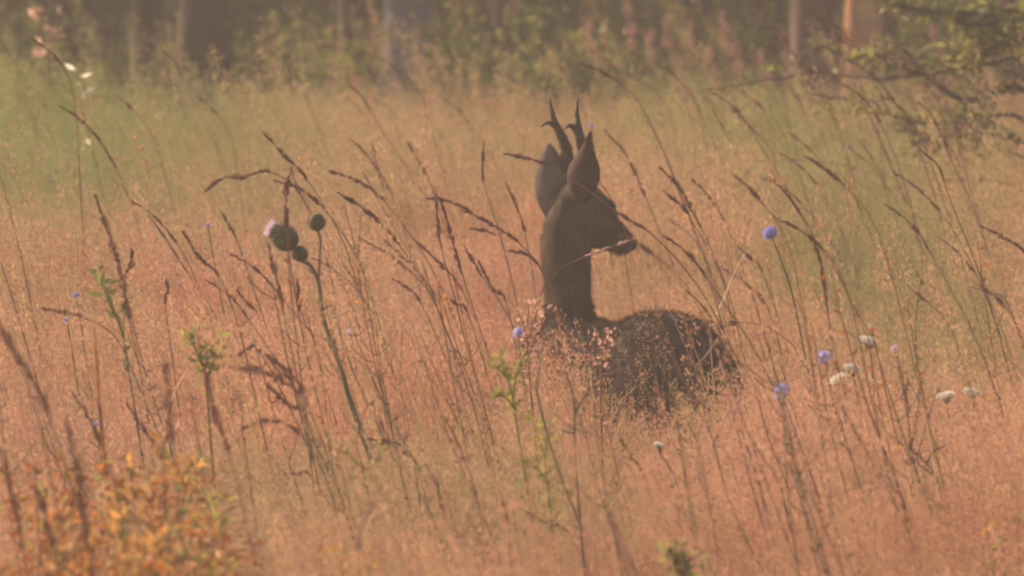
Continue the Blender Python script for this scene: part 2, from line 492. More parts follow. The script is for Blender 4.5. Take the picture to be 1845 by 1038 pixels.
    antler([(1050, 335, 0), (1051, 300, 0), (1050, 272, .0), (1044, 242, -.004), (1040, 215, .0), (1040, 178, .006)], [(1047, 256, 0), (1038, 236, 0), (1027, 226, -.006), (1016, 233, -.012)], HEAD_Y - .02)
    # face
    mb = MB(); nb = A0 + d * 1.0 + upv * .006
    mb.rings([(nb - dn * .012, lat, upv, .020, .017), (nb + dn * .002, lat, upv, .021, .018), (nb + dn * .010, lat, upv, .017, .014), (nb + dn * .014, lat, upv, .009, .007)], 14)
    nose = part('nose', mb, M['nose'], root, True)
    mb = MB()
    for sd in (1, -1):
        mb.ball(nb + dn * .010 + lat * sd * .010 - upv * .002, .004, 8, 6)
    part('nostril', mb, M['hoof'], nose, True)
    for sd in (1, -1):
        mb = MB(); mb.ball(A0 + d * .40 + lat * sd * .0425 + upv * .012, .0125, 14, 10)
        part('eye', mb, M['eye'], root, True)
    mb = MB()
    mo = [A0 + d * 0.99 - upv * .016 + lat * .014, A0 + d * .9 - upv * .022 + lat * .022, A0 + d * .78 - upv * .026 + lat * .025]
    mo2 = [A0 + d * 0.99 - upv * .016 - lat * .014, A0 + d * .9 - upv * .022 - lat * .022, A0 + d * .78 - upv * .026 - lat * .025]
    mb.tube(smooth_path(mo[::-1] + mo2, 4), .002, 6)
    part('mouth', mb, M['nose'], root, True)
    for sd in (1, -1):
        for (s, l) in ((.235, .228), (.53, .082)):
            mb = MB()
            q = body_pt(s, sd * l, .02)
            for k in (-1, 1):
                dirv = AX if s < .4 else -AX
                mb.rings([(q + PX * k * .008 - dirv * .03, PX, ZV, .009, .014), (q + PX * k * .008, PX, ZV, .010, .014), (q + PX * k * .006 + dirv * .028, PX, ZV, .003, .004)], 10)
            part('hoof', mb, M['hoof'], root)
    return root
deer = build_deer()

# ------------------------------------------------------------------ plants with a stem one can follow
def to_ground(p, q, bend=0.75):
    """continue a stem from q (coming from p) down to the soil, straightening as it goes"""
    dirv = (q - p)
    slope = dirv.x / max(1e-4, abs(dirv.z)) if abs(dirv.z) > 1e-4 else 0
    slope = max(-.5, min(.5, slope))
    z = q.z
    x1 = q.x + slope * z * bend
    y1 = q.y + 0.05
    m = Vector((q.x + slope * z * bend * .6, q.y + .03, z * .5))
    return [m, Vector((x1, y1, gz(x1, y1) - .01))]

def head_mesh(mb, path, width, dens, r, shape='long'):
    """seed head: spikelets in uneven clusters hugging the axis"""
    k = len(path)
    acc = [0]
    for i in range(1, k): acc.append(acc[-1] + (path[i] - path[i - 1]).length)
    L = acc[-1]
    n = int(L * dens)
    ph = r.uniform(0, 6); ncl = max(2, L / .06)
    for i in range(n):
        t = r.random()
        clump = .35 + .65 * (0.5 + .5 * math.sin(t * ncl * 6.28 + ph)) ** .8
        if r.random() > clump: continue
        s = t * L
        j = next((q for q in range(k - 1) if acc[q + 1] >= s), k - 2)
        f = (s - acc[j]) / max(1e-6, acc[j + 1] - acc[j])
        p = path[j].lerp(path[j + 1], f)
        tan = (path[j] - path[j + 1]).normalized()   # towards the tip
        wid = width * (math.sin(min(1, t * 1.15 + .12) * math.pi * .62) ** .8) * clump * (1 - .45 * max(0, t - .7) / .3)
        off = rnd_dir(r); off = (off - tan * off.dot(tan))
        off = off.normalized() * r.random() ** .7 * wid * .5
        d = (tan * 1.0 + off.normalized() * .35 + rnd_dir(r) * .12).normalized() * r.uniform(.008, .015)
        mb.spike(p + off - d * .4, d, r.uniform(.0022, .0040))

def make_stalk(name, pix, Y, nh, label, group, width=.014, seed='seed', stemr=.0016, r=R, dens=1500, cat='stalk', extra=()):
    """pix: tip first; nh: number of pixel points that the seed head covers"""
    P = [at(x, y, Y) for x, y in pix]
    foot = to_ground(P[-2], P[-1])
    full = P + foot
    root = thing(name, label, cat, foot[-1], group)
    path = smooth_path(full, 5)
    k = len(path)
    mb = MB(); mb.tube(path, [stemr * (.55 + .75 * i / (k - 1)) for i in range(k)], 5)
    part('stem', mb, M['stalk'], root)
    hp = smooth_path(P, 6)[: 6 * (nh - 1) + 1]
    mb = MB(); head_mesh(mb, hp, width, dens, r)
    part('seed_head', mb, M[seed], root)
    for ex in extra:      # side clusters
        Q = [at(x, y, Y) for x, y in ex]
        # joins the stem at its nearest point below
        j = min(range(k), key=lambda i: (path[i] - (Q[-1] + (Q[-1] - Q[-2]) * .6)).length)
        full2 = smooth_path(Q + [path[j]], 5)
        mb = MB(); mb.tube(full2, stemr * .6, 4); head_mesh(mb, smooth_path(Q, 6), width * .8, dens, r)
        part('seed_head', mb, [M[seed]], root)
    # a couple of long leaf blades low on the stem
    mb = MB()
    for q in range(2):
        b0 = path[int(k * r.uniform(.72, .95)) - 1]
        ang = r.uniform(0, 6.28); ln = r.uniform(.15, .28)
        tip = b0 + Vector((math.cos(ang) * ln * .6, math.sin(ang) * ln * .6, ln * .55))
        mid = b0.lerp(tip, .5) + Vector((0, 0, .06))
        pts = smooth_path([b0, mid, tip], 4)
        mb.ribbon(pts, [.0045 * (1 - .85 * i / (len(pts) - 1)) for i in range(len(pts))], Vector((-math.sin(ang), math.cos(ang), .2)).normalized())
    tag(part('blade', mb, M['stalk'], root), kind='stuff')
    return root

G_ST = 'arching seed-headed grass stalks standing above the meadow'
LAB = 'arching grass stalk with clustered reddish brown seed head above the tan meadow'
S = make_stalk
S('seed_stalk', [(910, 277), (948, 286), (985, 297), (1060, 343), (1118, 388), (1168, 417), (1230, 480), (1290, 570)], 29.3, 3, 'long arching grass stalk crossing in front of the deer\'s ear and muzzle', G_ST, .013,
  extra=[[(1112, 382), (1140, 400), (1168, 416)]])
S('seed_stalk', [(768, 358), (808, 363), (868, 395), (936, 438), (990, 510), (1010, 600)], 29.4, 4, 'grass stalk with long dark arching seed head pointing away from the deer\'s neck', G_ST, .013, extra=[[(850, 412), (872, 415), (892, 424)]])
S('seed_stalk', [(786, 350), (789, 400), (796, 450), (825, 560), (870, 740)], 29.0, 3, 'straight upright seed spike in broken clumps beside the deer-side arching head', G_ST, .010)
S('seed_stalk', [(795, 362), (812, 420), (832, 492), (880, 640)], 29.2, 3, 'near-vertical broken seed head parallel to the straight upright spike', G_ST, .011)
S('seed_stalk', [(610, 348), (660, 380), (720, 442), (790, 560), (850, 740)], 29.5, 3, 'arching seed head with a separate lower clump, above the tiny blue flower by the thistle', G_ST, .013, extra=[[(694, 434), (716, 455), (738, 474)]])
S('seed_stalk', [(595, 309), (640, 325), (692, 362), (770, 470), (830, 600)], 31, 3, 'slim arching seed head topping the one with a separate lower clump', G_ST, .012)
S('seed_stalk', [(475, 239), (512, 280), (553, 323), (620, 440), (665, 600)], 30, 3, 'straight slanting seed head rising highest above the thistle heads', G_ST, .012)
S('seed_stalk', [(369, 346), (400, 322), (440, 318), (487, 310), (540, 350), (590, 470), (620, 640)], 29.6, 4, 'grass stalk whose seed head droops over sideways in two clumps', G_ST, .013)
S('seed_stalk', [(495, 326), (540, 340), (592, 386), (650, 480), (700, 640)], 29, 3, 'seed head arching just over the small upright thistle head', G_ST, .011)
S('seed_stalk', [(526, 303), (515, 350), (517, 412), (524, 520), (545, 700)], 26.6, 3, 'upright red-brown grass spike in front of the large thistle head', G_ST, .014)
S('seed_stalk', [(484, 440), (500, 510), (513, 572), (540, 700), (570, 850)], 27, 3, 'soft reddish spike hanging right below the largest thistle head', G_ST, .014)
S('seed_stalk', [(536, 502), (541, 560), (575, 640), (590, 760)], 27.5, 2, 'short red-brown clump just under the smallest thistle head', G_ST, .012)
S('seed_stalk', [(172, 354), (203, 440), (222, 512), (233, 575), (262, 720), (280, 860)], 27.0, 4, 'tall grass stalk with the reddest and longest seed head, in clumps', G_ST, .018, extra=[[(238, 452), (236, 475), (228, 492)]])
S('seed_stalk', [(330, 418), (360, 465), (395, 500), (430, 590), (470, 760)], 28.2, 3, 'forked dull seed head with a dark lower clump, between red spike and thistle', G_ST, .010, extra=[[(428, 524), (445, 545), (463, 563)]])
S('seed_stalk', [(75, 556), (112, 563), (150, 572), (210, 610), (260, 720)], 28, 3, 'grass stalk with short level seed head beside two tiny blue flowers', G_ST, .012)
S('seed_stalk', [(-6, 572), (18, 620), (36, 655), (72, 760), (100, 900)], 23, 3, LAB, G_ST, .017)
S('seed_stalk', [(40, 650), (68, 700), (92, 760), (130, 880)], 23.5, 3, LAB, G_ST, .015)
S('seed_stalk', [(414, 662), (465, 668), (515, 690), (553, 730), (600, 850), (640, 980)], 25.6, 4, 'stout grass stalk with the thickest purple-brown nodding seed head', G_ST, .024, extra=[[(480, 640), (520, 670), (550, 705)], [(482, 694), (510, 722), (540, 738)]])
S('seed_stalk', [(438, 772), (488, 757), (540, 782), (590, 870), (620, 980)], 26, 3, 'thin seed head bent in an arch under the thickest nodding head', G_ST, .011)
S('seed_stalk', [(130, 708), (158, 750), (182, 800), (215, 900)], 26, 3, LAB, G_ST, .015)
S('seed_stalk', [(230, 730), (272, 792), (325, 855), (370, 960)], 26, 3, 'slanting seed head leaning above the rusty plants beside the broad soft spike', G_ST, .014)
S('seed_stalk', [(298, 655), (304, 720), (310, 795), (325, 930)], 22, 3, 'broad soft-edged reddish spike standing over the rusty plants', G_ST, .022)
S('seed_stalk', [(370, 670), (385, 735), (412, 815), (440, 930)], 24, 3, 'purple-brown spike below the yellow orange bushy plant', G_ST, .016)
S('seed_stalk', [(120, 760), (140, 840), (155, 960), (165, 1030)], 22.5, 3, LAB, G_ST, .018)
S('seed_stalk', [(50, 855), (75, 905), (95, 985), (105, 1040)], 22.5, 3, LAB, G_ST, .018)
S('seed_stalk', [(0, 810), (20, 880), (38, 960), (50, 1040)], 22.8, 3, LAB, G_ST, .015)
S('seed_stalk', [(138, 880), (150, 930), (158, 985), (165, 1045)], 22.2, 3, LAB, G_ST, .018)
S('seed_stalk', [(750, 436), (790, 472), (832, 523), (885, 640)], 29.8, 3, LAB, G_ST, .012)
S('seed_stalk', [(710, 503), (735, 520), (757, 543), (810, 660)], 29, 3, LAB, G_ST, .010)
S('seed_stalk', [(812, 540), (826, 550), (842, 563), (880, 680)], 28.8, 3, LAB, G_ST, .010)
S('seed_stalk', [(838, 445), (870, 500), (925, 590), (950, 720)], 29.3, 2, LAB, G_ST, .010)
S('seed_stalk', [(862, 470), (888, 520), (912, 545), (940, 680)], 29.2, 3, LAB, G_ST, .010)
S('seed_stalk', [(918, 452), (945, 458), (970, 478), (1005, 560)], 29.4, 3, 'short seed head touching the deer\'s throat', G_ST, .010)
S('seed_stalk', [(872, 255), (872, 330), (900, 420), (930, 540), (950, 680)], 31, 2, LAB, G_ST, .008)
S('seed_stalk', [(912, 330), (930, 370), (946, 420), (970, 560)], 31.5, 3, LAB, G_ST, .009)
S('seed_stalk', [(1190, 303), (1225, 340), (1264, 412), (1310, 520), (1340, 640)], 31, 3, 'bold slanting seed head, first one before the deer\'s face', G_ST, .014)
S('seed_stalk', [(1195, 344), (1217, 362), (1241, 388), (1300, 500), (1330, 640)], 31.2, 3, 'shorter seed head hanging just under the bold slanting one by the deer\'s face', G_ST, .012)
S('seed_stalk', [(1248, 325), (1270, 345), (1305, 398), (1350, 520)], 32, 3, LAB, G_ST, .010)
S('seed_stalk', [(1090, 236), (1130, 282), (1162, 352), (1210, 470)], 33, 3, LAB, G_ST, .010)
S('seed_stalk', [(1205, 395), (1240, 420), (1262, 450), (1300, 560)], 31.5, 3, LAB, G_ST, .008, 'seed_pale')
S('seed_stalk', [(1330, 445), (1352, 465), (1374, 492), (1410, 600), (1440, 740)], 30.3, 3, 'short thick seed head below the highest blue button flower', G_ST, .011)
S('seed_stalk', [(1303, 484), (1345, 512), (1386, 562), (1420, 690)], 30.5, 3, 'long thin arching seed head above the deer\'s rump', G_ST, .010)
S('seed_stalk', [(1462, 420), (1478, 470), (1490, 545), (1505, 680), (1530, 800)], 29, 3, 'upright slim red-brown grass spike between blue scabious flowers', G_ST, .012)
S('seed_stalk', [(1768, 408), (1808, 428), (1850, 462), (1900, 580)], 30, 3, 'dark arching seed head over the greenest patch of grass', G_ST, .011)
S('seed_stalk', [(1290, 593), (1335, 581), (1400, 598), (1450, 660), (1480, 800)], 29, 2, 'grass stalk whose short seed head lies level beside the deer\'s rump', G_ST, .012, extra=[[(1262, 590), (1278, 580), (1292, 584)]])
S('seed_stalk', [(655, 790), (690, 796), (722, 803), (760, 850), (790, 960)], 27, 3, LAB, G_ST, .011, extra=[[(728, 815), (745, 824)]])
S('seed_stalk', [(768, 838), (785, 870), (800, 935), (820, 1030)], 26.5, 3, LAB, G_ST, .015)
S('seed_stalk', [(950, 922), (985, 942), (1022, 958), (1060, 1030)], 26.5, 3, 'dark knobbly seed head lying beside the forked stalk', G_ST, .016)
S('seed_stalk', [(1116, 788), (1134, 818), (1157, 852), (1190, 960)], 27.5, 3, 'short straight dark spike just below the deer\'s body', G_ST, .012)
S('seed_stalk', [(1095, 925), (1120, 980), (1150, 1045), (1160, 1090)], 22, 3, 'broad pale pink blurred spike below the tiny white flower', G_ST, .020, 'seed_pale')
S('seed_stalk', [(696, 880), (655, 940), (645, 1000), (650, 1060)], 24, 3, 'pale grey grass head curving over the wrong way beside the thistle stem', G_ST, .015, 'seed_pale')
S('seed_stalk', [(515, 853), (535, 854), (557, 855), (600, 920)], 26.5, 3, 'small level seed clump above the lime green leaves', G_ST, .011)
S('seed_stalk', [(1263, 920), (1290, 940), (1318, 962), (1350, 1040)], 27, 3, LAB, G_ST, .008)
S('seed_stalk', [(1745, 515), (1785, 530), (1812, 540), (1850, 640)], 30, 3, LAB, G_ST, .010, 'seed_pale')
S('seed_stalk', [(1785, 755), (1770, 790), (1760, 830), (1765, 920)], 28, 3, 'slim seed head leaning the other way near the lone white umbel', G_ST, .009)
S('seed_stalk', [(1800, 800), (1788, 840), (1778, 900), (1780, 980)], 28, 3, 'second slim seed head leaning the other way under the lone white umbel', G_ST, .010)
S('seed_stalk', [(300, 503), (303, 525), (298, 548), (315, 680)], 29, 3, LAB, G_ST, .009)
S('seed_stalk', [(400, 385), (415, 410), (428, 435), (470, 560)], 31, 3, LAB, G_ST, .010)
S('seed_stalk', [(430, 640), (445, 630), (462, 628), (505, 700)], 28, 3, LAB, G_ST, .010)
S('seed_stalk', [(735, 258), (760, 300), (785, 355), (815, 460)], 34, 3, LAB, G_ST, .009)
S('seed_stalk', [(670, 255), (680, 300), (690, 340), (710, 440)], 35, 3, LAB, G_ST, .008)

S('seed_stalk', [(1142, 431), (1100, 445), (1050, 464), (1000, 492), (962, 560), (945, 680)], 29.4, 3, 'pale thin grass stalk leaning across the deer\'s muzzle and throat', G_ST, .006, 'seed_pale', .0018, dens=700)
# plumes in front of the wood, sunlight on them put into their pale colour
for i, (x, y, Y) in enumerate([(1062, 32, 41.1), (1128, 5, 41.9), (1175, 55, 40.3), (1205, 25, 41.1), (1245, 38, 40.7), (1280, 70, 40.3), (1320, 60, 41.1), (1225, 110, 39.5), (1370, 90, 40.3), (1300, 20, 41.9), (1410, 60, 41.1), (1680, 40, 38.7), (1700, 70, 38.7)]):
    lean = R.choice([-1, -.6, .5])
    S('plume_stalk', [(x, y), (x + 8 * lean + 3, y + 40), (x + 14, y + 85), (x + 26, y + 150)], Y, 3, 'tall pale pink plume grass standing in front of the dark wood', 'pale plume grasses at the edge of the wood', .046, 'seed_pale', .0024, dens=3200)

# scattered further stalks: shared meshes
def random_stalks():
    protos = []
    for v in range(9):
        r = random.Random(100 + v)
        h = r.uniform(.62, .86); lean = -r.uniform(.12, .36)
        root = thing('seed_stalk', 'slender grass stalk with narrow dark seed head leaning over the meadow', 'stalk', (0, 0, 0), 'slender seed-headed grass stalks scattered through the meadow')
        tipd = r.uniform(.04, .12)
        P = [Vector((lean - tipd, r.uniform(-.05, .05), h)), Vector((lean - tipd * .4, 0, h - .04)), Vector((lean + .03, 0, h - .13)), Vector((lean * .55, 0, h * .55)), Vector((0, 0, -.02))]
        path = smooth_path(P, 5); k = len(path)
        mb = MB(); mb.tube(path, [.0014 * (.6 + .8 * i / (k - 1)) for i in range(k)], 4)
        part('stem', mb, M['stalk'], root)
        mb = MB(); head_mesh(mb, path[:r.choice((7, 9, 11))], r.uniform(.006, .010), 1000, r)
        part('seed_head', mb, M['seed'], root)
        protos.append([root, False])
    r = random.Random(77)
    cnt = 0
    while cnt < 120:
        Y = 23.5 + 18 * r.random()
        hw = W_T * Y / 2 * 1.08
        x = r.uniform(-hw, hw)
        if cnt % 3 == 0: Y = r.uniform(33, 40); x = r.uniform(.30, .54) * W_T * Y
        px = x / (W_T * Y) * 1845 + 922
        if 27.0 < Y < 31.2 and 930 < px < 1330: continue
        if 24 < Y < 29.5 and 960 < px < 1130: continue
        if Y < 26 and r.random() < .5: continue
        pr = protos[r.randrange(9)]
        if not pr[1]: o = pr[0]; pr[1] = True
        else: o = copy_tree(pr[0])
        o.location = (x, Y, gz(x, Y)); s = r.uniform(.72, 1.1)
        o.scale = (s, s, s); o.rotation_euler = (r.uniform(-.08, .08), r.uniform(-.12, .12), r.gauss(0, .5))
        cnt += 1
random_stalks()

# ------------------------------------------------------------------ thistle
def build_thistle():
    Y = 27.2
    st = [at(x, y, Y) for x, y in [(543, 468), (560, 480), (574, 510), (580, 560), (594, 610), (612, 655), (632, 725), (660, 800), (684, 880), (700, 960)]]
    foot = to_ground(st[-2], st[-1])
    root = thing('thistle', 'tall spiny thistle with three round dark green heads, one tipped pale pink', 'thistle', foot[-1])
    path = smooth_path(st + foot, 5); k = len(path)
    mb = MB(); mb.tube(path, [.0034 + .0040 * i / (k - 1) for i in range(k)], 7)
    r = random.Random(4)
    part('stem', mb, M['thistle_stem'], root, True)
    def flower(c, ax, rad, branch, fluff, label=None, el=1.0):
        c = at(*c, Y); ax = Vector(ax).normalized() * el
        u = ax.orthogonal().normalized(); v = ax.cross(u)
        h = MB()
        h.rings([(c - ax * rad * 1.0, u, v, rad * .30, rad * .30), (c - ax * rad * .75, u, v, rad * .75, rad * .75), (c - ax * rad * .2, u, v, rad * 1.0, rad * 1.0), (c + ax * rad * .35, u, v, rad * .93, rad * .93), (c + ax * rad * .8, u, v, rad * .66, rad * .66), (c + ax * rad * 1.0, u, v, rad * .5, rad * .5)], 14)
        for i in range(150):     # bracts in spirals
            t = (i + .5) / 150; g = i * 2.39996
            lat_ = -0.85 + 1.6 * t
            q = math.sqrt(max(.05, 1 - min(.99, abs(lat_)) ** 2))
            n = (u * math.cos(g) + v * math.sin(g))
            p = c + ax * lat_ * rad + n * rad * q * 1.0
            h.leaf(p, (ax * .55 + n * .5).normalized() * rad * .36, rad * .16, n)
        fh = part('flower_head', h, M['thistle_green'], root, True)
        if label: tag(fh, label)
        sp = MB()
        for i in range(170):
            t = (i + .5) / 170; g = i * 2.39996 + .5
            lat_ = -0.75 + 1.5 * t
            q = math.sqrt(max(.05, 1 - min(.99, abs(lat_)) ** 2))
            n = (u * math.cos(g) + v * math.sin(g))
            p = c + ax * lat_ * rad + n * rad * q
            d = (ax * .35 + n * .9).normalized() * rad * r.uniform(.2, .36)
            s2 = d.cross(ax).normalized() * rad * .034
            sp.add([p - s2, p + s2, p + d], [(0, 1, 2)])
        part('spine', sp, M['thistle_spine'], fh); fh.children[-1]['kind'] = 'stuff'
        fl = MB()
        for i in range(fluff):
            g = r.uniform(0, 6.28); rr = rad * .55 * r.random() ** .5
            n = (u * math.cos(g) + v * math.sin(g))
            p = c + ax * rad * .8 + n * rr
            d = (ax + n * rr / rad * .7 + rnd_dir(r) * .15).normalized() * rad * r.uniform(.55, .85)
            fl.ribbon([p, p + d * .6, p + d], [.0016, .0014, .0006], d.cross(rnd_dir(r)).normalized())
        if fluff: part('florets', fl, M['floret'], fh)
        if branch:
            bm_ = MB(); q = smooth_path([c - ax * rad * .9] + [at(x, y, Y) for x, y in branch], 5)
            bm_.tube(q, .0024, 6)
            part('branch', bm_, M['thistle_stem'], root, True)
    flower((512, 428), (-.80, .1, .52), .0225, [(533, 449), (548, 470)], 260, 'largest thistle head with pale pink florets', 1.3)
    flower((571, 401), (-.05, -.1, 1), .0165, [(577, 430), (576, 465), (574, 505)], 0)
    flower((541, 458), (-.35, -.3, .85), .0150, [(546, 472)], 0)
    # spiny leaves and wings
    for j in range(34):
        t = .05 + .75 * (j + r.random()) / 34
        i = int(t * (k - 1)); b = path[i]
        sd = -1 if j % 2 else 1
        ang = r.uniform(-.9, .9)
        ln = r.uniform(.018, .045) * (1 + t)
        if j in (12, 17, 23): ln *= 2.0
        d = Vector((sd * math.cos(ang), math.sin(ang), r.uniform(-.1, .55))).normalized() * ln
        lf = MB()
        tip = b + d + Vector((0, 0, r.uniform(-.01, .01)))
        pts = smooth_path([b, b + d * .5 + Vector((0, 0, .004)), tip], 3)
        side = d.cross(Vector((0, 0, 1))).normalized()
        if side.length < .1: side = Vector((0, 1, 0))
        lf.ribbon(pts, [.004, .008, .006, .007, .005, .003, .0008][:len(pts)], side)
        for q in range(1, len(pts) - 1):
            for s3 in (1, -1):
                lf.leaf(pts[q] + side * s3 * .002, (side * s3 * .8 + d.normalized() * .5) * .009, .003, (0, 0, 1))
        part('leaf', lf, M['thistle_stem'], root)
build_thistle()

# ------------------------------------------------------------------ blue scabious and other flowers
def scabious(pix, Y, rad, label, stem, m='blue', group='blue button flowers on tall stems', twigs=True):
    r = random.Random(int(pix[0]))
    c = at(*pix, Y)
    P = [c] + [at(x, y, Y) for x, y in stem]
    foot = to_ground(P[-2], P[-1])
    root = thing('scabious', label, 'flower', foot[-1], group)
    path = smooth_path(P + foot, 5); k = len(path)
    mb = MB(); mb.tube(path, [.0014 + .0014 * i / (k - 1) for i in range(k)], 6)
    part('stem', mb, M['forb'], root, True)
    ax = (P[0] - P[1]).normalized(); ax = (ax + Vector((-.25, -.25, .4))).normalized()
    u = ax.orthogonal().normalized(); v = ax.cross(u)
    h = MB()
    h.rings([(c - ax * rad * .7, u, v, rad * .25, rad * .25), (c - ax * rad * .45, u, v, rad * .7, rad * .7), (c, u, v, rad * .85, rad * .85), (c + ax * rad * .5, u, v, rad * .6, rad * .6), (c + ax * rad * .75, u, v, rad * .2, rad * .2)], 12)
    for i in range(130):
        t = (i + .5) / 130; g = i * 2.39996
        z = 1 - 1.35 * t; q = math.sqrt(max(0, 1 - z * z))
        n = ax * z + (u * math.cos(g) + v * math.sin(g)) * q
        p = c + n * rad * .75
        h.leaf(p, (n + rnd_dir(r) * .25).normalized() * rad * r.uniform(.3, .48), rad * .22, rnd_dir(r))
    part('flower_head', h, M[m], root)
    cal = MB()
    for i in range(9):
        g = i * .698; n = u * math.cos(g) + v * math.sin(g)
        cal.leaf(c - ax * rad * .75, (n * .95 + ax * .35) * rad * .9, rad * .3, ax)
    part('calyx', cal, M['forb_leaf'], root)
    if twigs:
        lf = MB()
        for q in range(9):
            i = int(k * r.uniform(.3, .95)) - 1; b = path[i]
            g = r.uniform(0, 6.28)
            d = Vector((math.cos(g), math.sin(g) * .6, r.uniform(.1, .8))).normalized() * r.uniform(.02, .06)
            lf.leaf(b, d, .006, (0, 0, 1)); lf.leaf(b, Vector((-d.x, -d.y, d.z)), .006, (0, 0, 1))
        tag(part('foliage', lf, M['forb_leaf'], root), kind='stuff')
    return root
scabious((1388, 421), 28.3, .0155, 'pale blue button flower on a tall stem, the highest one over the open grass', [(1408, 470), (1430, 540), (1450, 640), (1475, 760)])
scabious((1486, 645), 27.6, .0150, 'violet blue button flower near the white umbel pair', [(1494, 690), (1510, 760), (1535, 850), (1560, 950)])
scabious((1409, 706), 27.0, .0160, 'pale-topped blue button flower low beside the deer\'s rump', [(1430, 740), (1455, 830), (1480, 930), (1500, 1010)])
scabious((934, 601), 28.6, .0130, 'blue button flower in front of the deer\'s chest', [(938, 650), (950, 720), (965, 840)])
scabious((632, 598), 29.5, .0080, 'tiny blue flower beside the thistle stem', [(640, 650), (655, 740), (670, 830)])
scabious((137, 533), 30, .0075, 'tiny dull blue flower over the meadow', [(145, 580), (160, 680)])
scabious((120, 577), 29.5, .0070, 'tiny dull blue flower under the level seed head', [(128, 620), (140, 700)])
scabious((375, 405), 31, .0065, 'tiny dark blue flower bud among pale grass stems', [(380, 440), (395, 520)])
scabious((1613, 630), 29, .0095, 'pale lilac button flower beside white umbels', [(1622, 680), (1640, 760), (1655, 850)], 'lilac')
scabious((172, 765), 27, .0055, 'tiny violet flower above the rusty plants', [(178, 800), (190, 880)])
scabious((1066, 226), 33.5, .0060, 'small blue bud behind the deer\'s ear', [(1068, 260), (1080, 330)])
scabious((545, 605), 30.5, .0060, 'tiny blue bud seen past the thistle stem', [(556, 650), (570, 740)])

def umbel(pix, Y, wid, label, stem, tilt=(0.2, -.35, 1)):
    r = random.Random(int(pix[0]) + 1)
    c = at(*pix, Y)
    P = [c - Vector((-.004, 0, .02))] + [at(x, y, Y) for x, y in stem]
    foot = to_ground(P[-2], P[-1])
    root = thing('white_umbel', label, 'flower', foot[-1], 'small white umbel flowers by the deer\'s rump')
    path = smooth_path(P + foot, 5)
    mb = MB(); mb.tube(path, .0014, 5)
    part('stem', mb, M['forb'], root, True)
    ax = Vector(tilt).normalized(); u = ax.orthogonal().normalized(); v = ax.cross(u)
    h = MB(); ry = MB()
    for i in range(26):
        g = i * 2.39996; rr = wid / 2 * math.sqrt((i + .5) / 26)
        p = c + (u * math.cos(g) + v * math.sin(g)) * rr * 1.2 - ax * rr * rr / wid * .6
        ry.tube([P[0], p], .0005, 3, False)
        for q in range(7):
            a2 = q * .9
            h.leaf(p, (u * math.cos(a2) + v * math.sin(a2) + ax * .5).normalized() * .0065, .0060, ax)
    part('umbel', h, M['white'], root); part('rays', ry, M['forb'], root)
umbel((1565, 612), 28.1, .034, 'pale white umbel standing highest of the white flowers', [(1572, 680), (1585, 800)])
umbel((1507, 681), 27.7, .030, 'white umbel bent over just beside the violet blue button flower', [(1520, 740), (1540, 850)], (-.5, -.3, .8))
umbel((1535, 662), 27.8, .026, 'flat white umbel between the violet button flower and the lilac one', [(1545, 720), (1560, 840)])
umbel((1703, 710), 27.5, .030, 'bright white flat umbel among dry brown stems', [(1712, 780), (1725, 880)], (-.2, -.2, 1))
umbel((1750, 705), 27.7, .024, 'dull white umbel next to the bright flat one', [(1756, 780), (1768, 880)])
umbel((1828, 823), 27.1, .026, 'white umbel by the crossed dark grass heads', [(1836, 890), (1845, 980)])
umbel((1187, 802), 26.6, .011, 'single tiny white flower on a bare leaning stem', [(1210, 850), (1245, 940), (1270, 1010)])

# ------------------------------------------------------------------ dry branched stalks
def dry_stalk(name, lines, Y, label, group=None, m='forb', rad=.0022, leaves=0, lm='forb_leaf', cat='plant', lsize=(.02, .045), lw=.4, seeds=0):
    r = random.Random(int(lines[0][0][0]) + 5)
    main = [at(x, y, Y) for x, y in lines[0]]
    foot = to_ground(main[-2], main[-1])
    root = thing(name, label, cat, foot[-1], group)
    path = smooth_path(main + foot, 5); k = len(path)
    mb = MB(); mb.tube(path, [rad * (.6 + .7 * i / (k - 1)) for i in range(k)], 6)
    part('stem', mb, M[m], root, True)
    allp = [path[: int(k * .8)]]
    for ln in lines[1:]:
        q = smooth_path([at(x, y, Y + r.uniform(-.02, .02)) for x, y in ln[:-1]] + [at(*ln[-1], Y)], 5)
        mb = MB(); mb.tube(q, [rad * (.45 + .45 * i / (len(q) - 1)) for i in range(len(q))], 5)
        part('branch', mb, M[m], root, True); allp.append(q)
    if leaves:
        lf = MB()
        for i in range(leaves):
            q = r.choice(allp); b = q[r.randrange(len(q))]
            d = rnd_dir(r); d.z = abs(d.z) * .7 + .1
            d = d.normalized() * r.uniform(*lsize)
            lf.leaf(b + rnd_dir(r) * .006, d, d.length * lw, rnd_dir(r))
        tag(part('foliage', lf, M[lm], root), kind='stuff')
    if seeds:
        sd = MB()
        for i in range(seeds):
            q = r.choice(allp); b = q[int(len(q) * .5 * r.random() ** 1.5)]
            sd.spike(b + rnd_dir(r) * r.uniform(.002, .012), rnd_dir(r) * .008, .004)
        tag(part('seeds', sd, M['seed'], root), kind='stuff')
    return root
dry_stalk('dry_stalk', [[(1018, 670), (1034, 720), (1036, 800), (1042, 900), (1052, 1010)], [(1085, 690), (1060, 705), (1036, 745)], [(962, 690), (985, 780), (1015, 870), (1045, 945)], [(975, 640), (968, 700), (985, 780)], [(1008, 770), (1020, 778), (1036, 782)]], 25.9, 'bare forked brown stalk rising in front of the deer\'s chest', rad=.0026)
dry_stalk('dry_stalk', [[(1335, 775), (1345, 800), (1370, 880), (1395, 980)], [(1348, 782), (1375, 825), (1405, 875), (1425, 960)]], 26.1, 'dry brown stalk split in two below the low blue flower', m='stalk', rad=.0026)
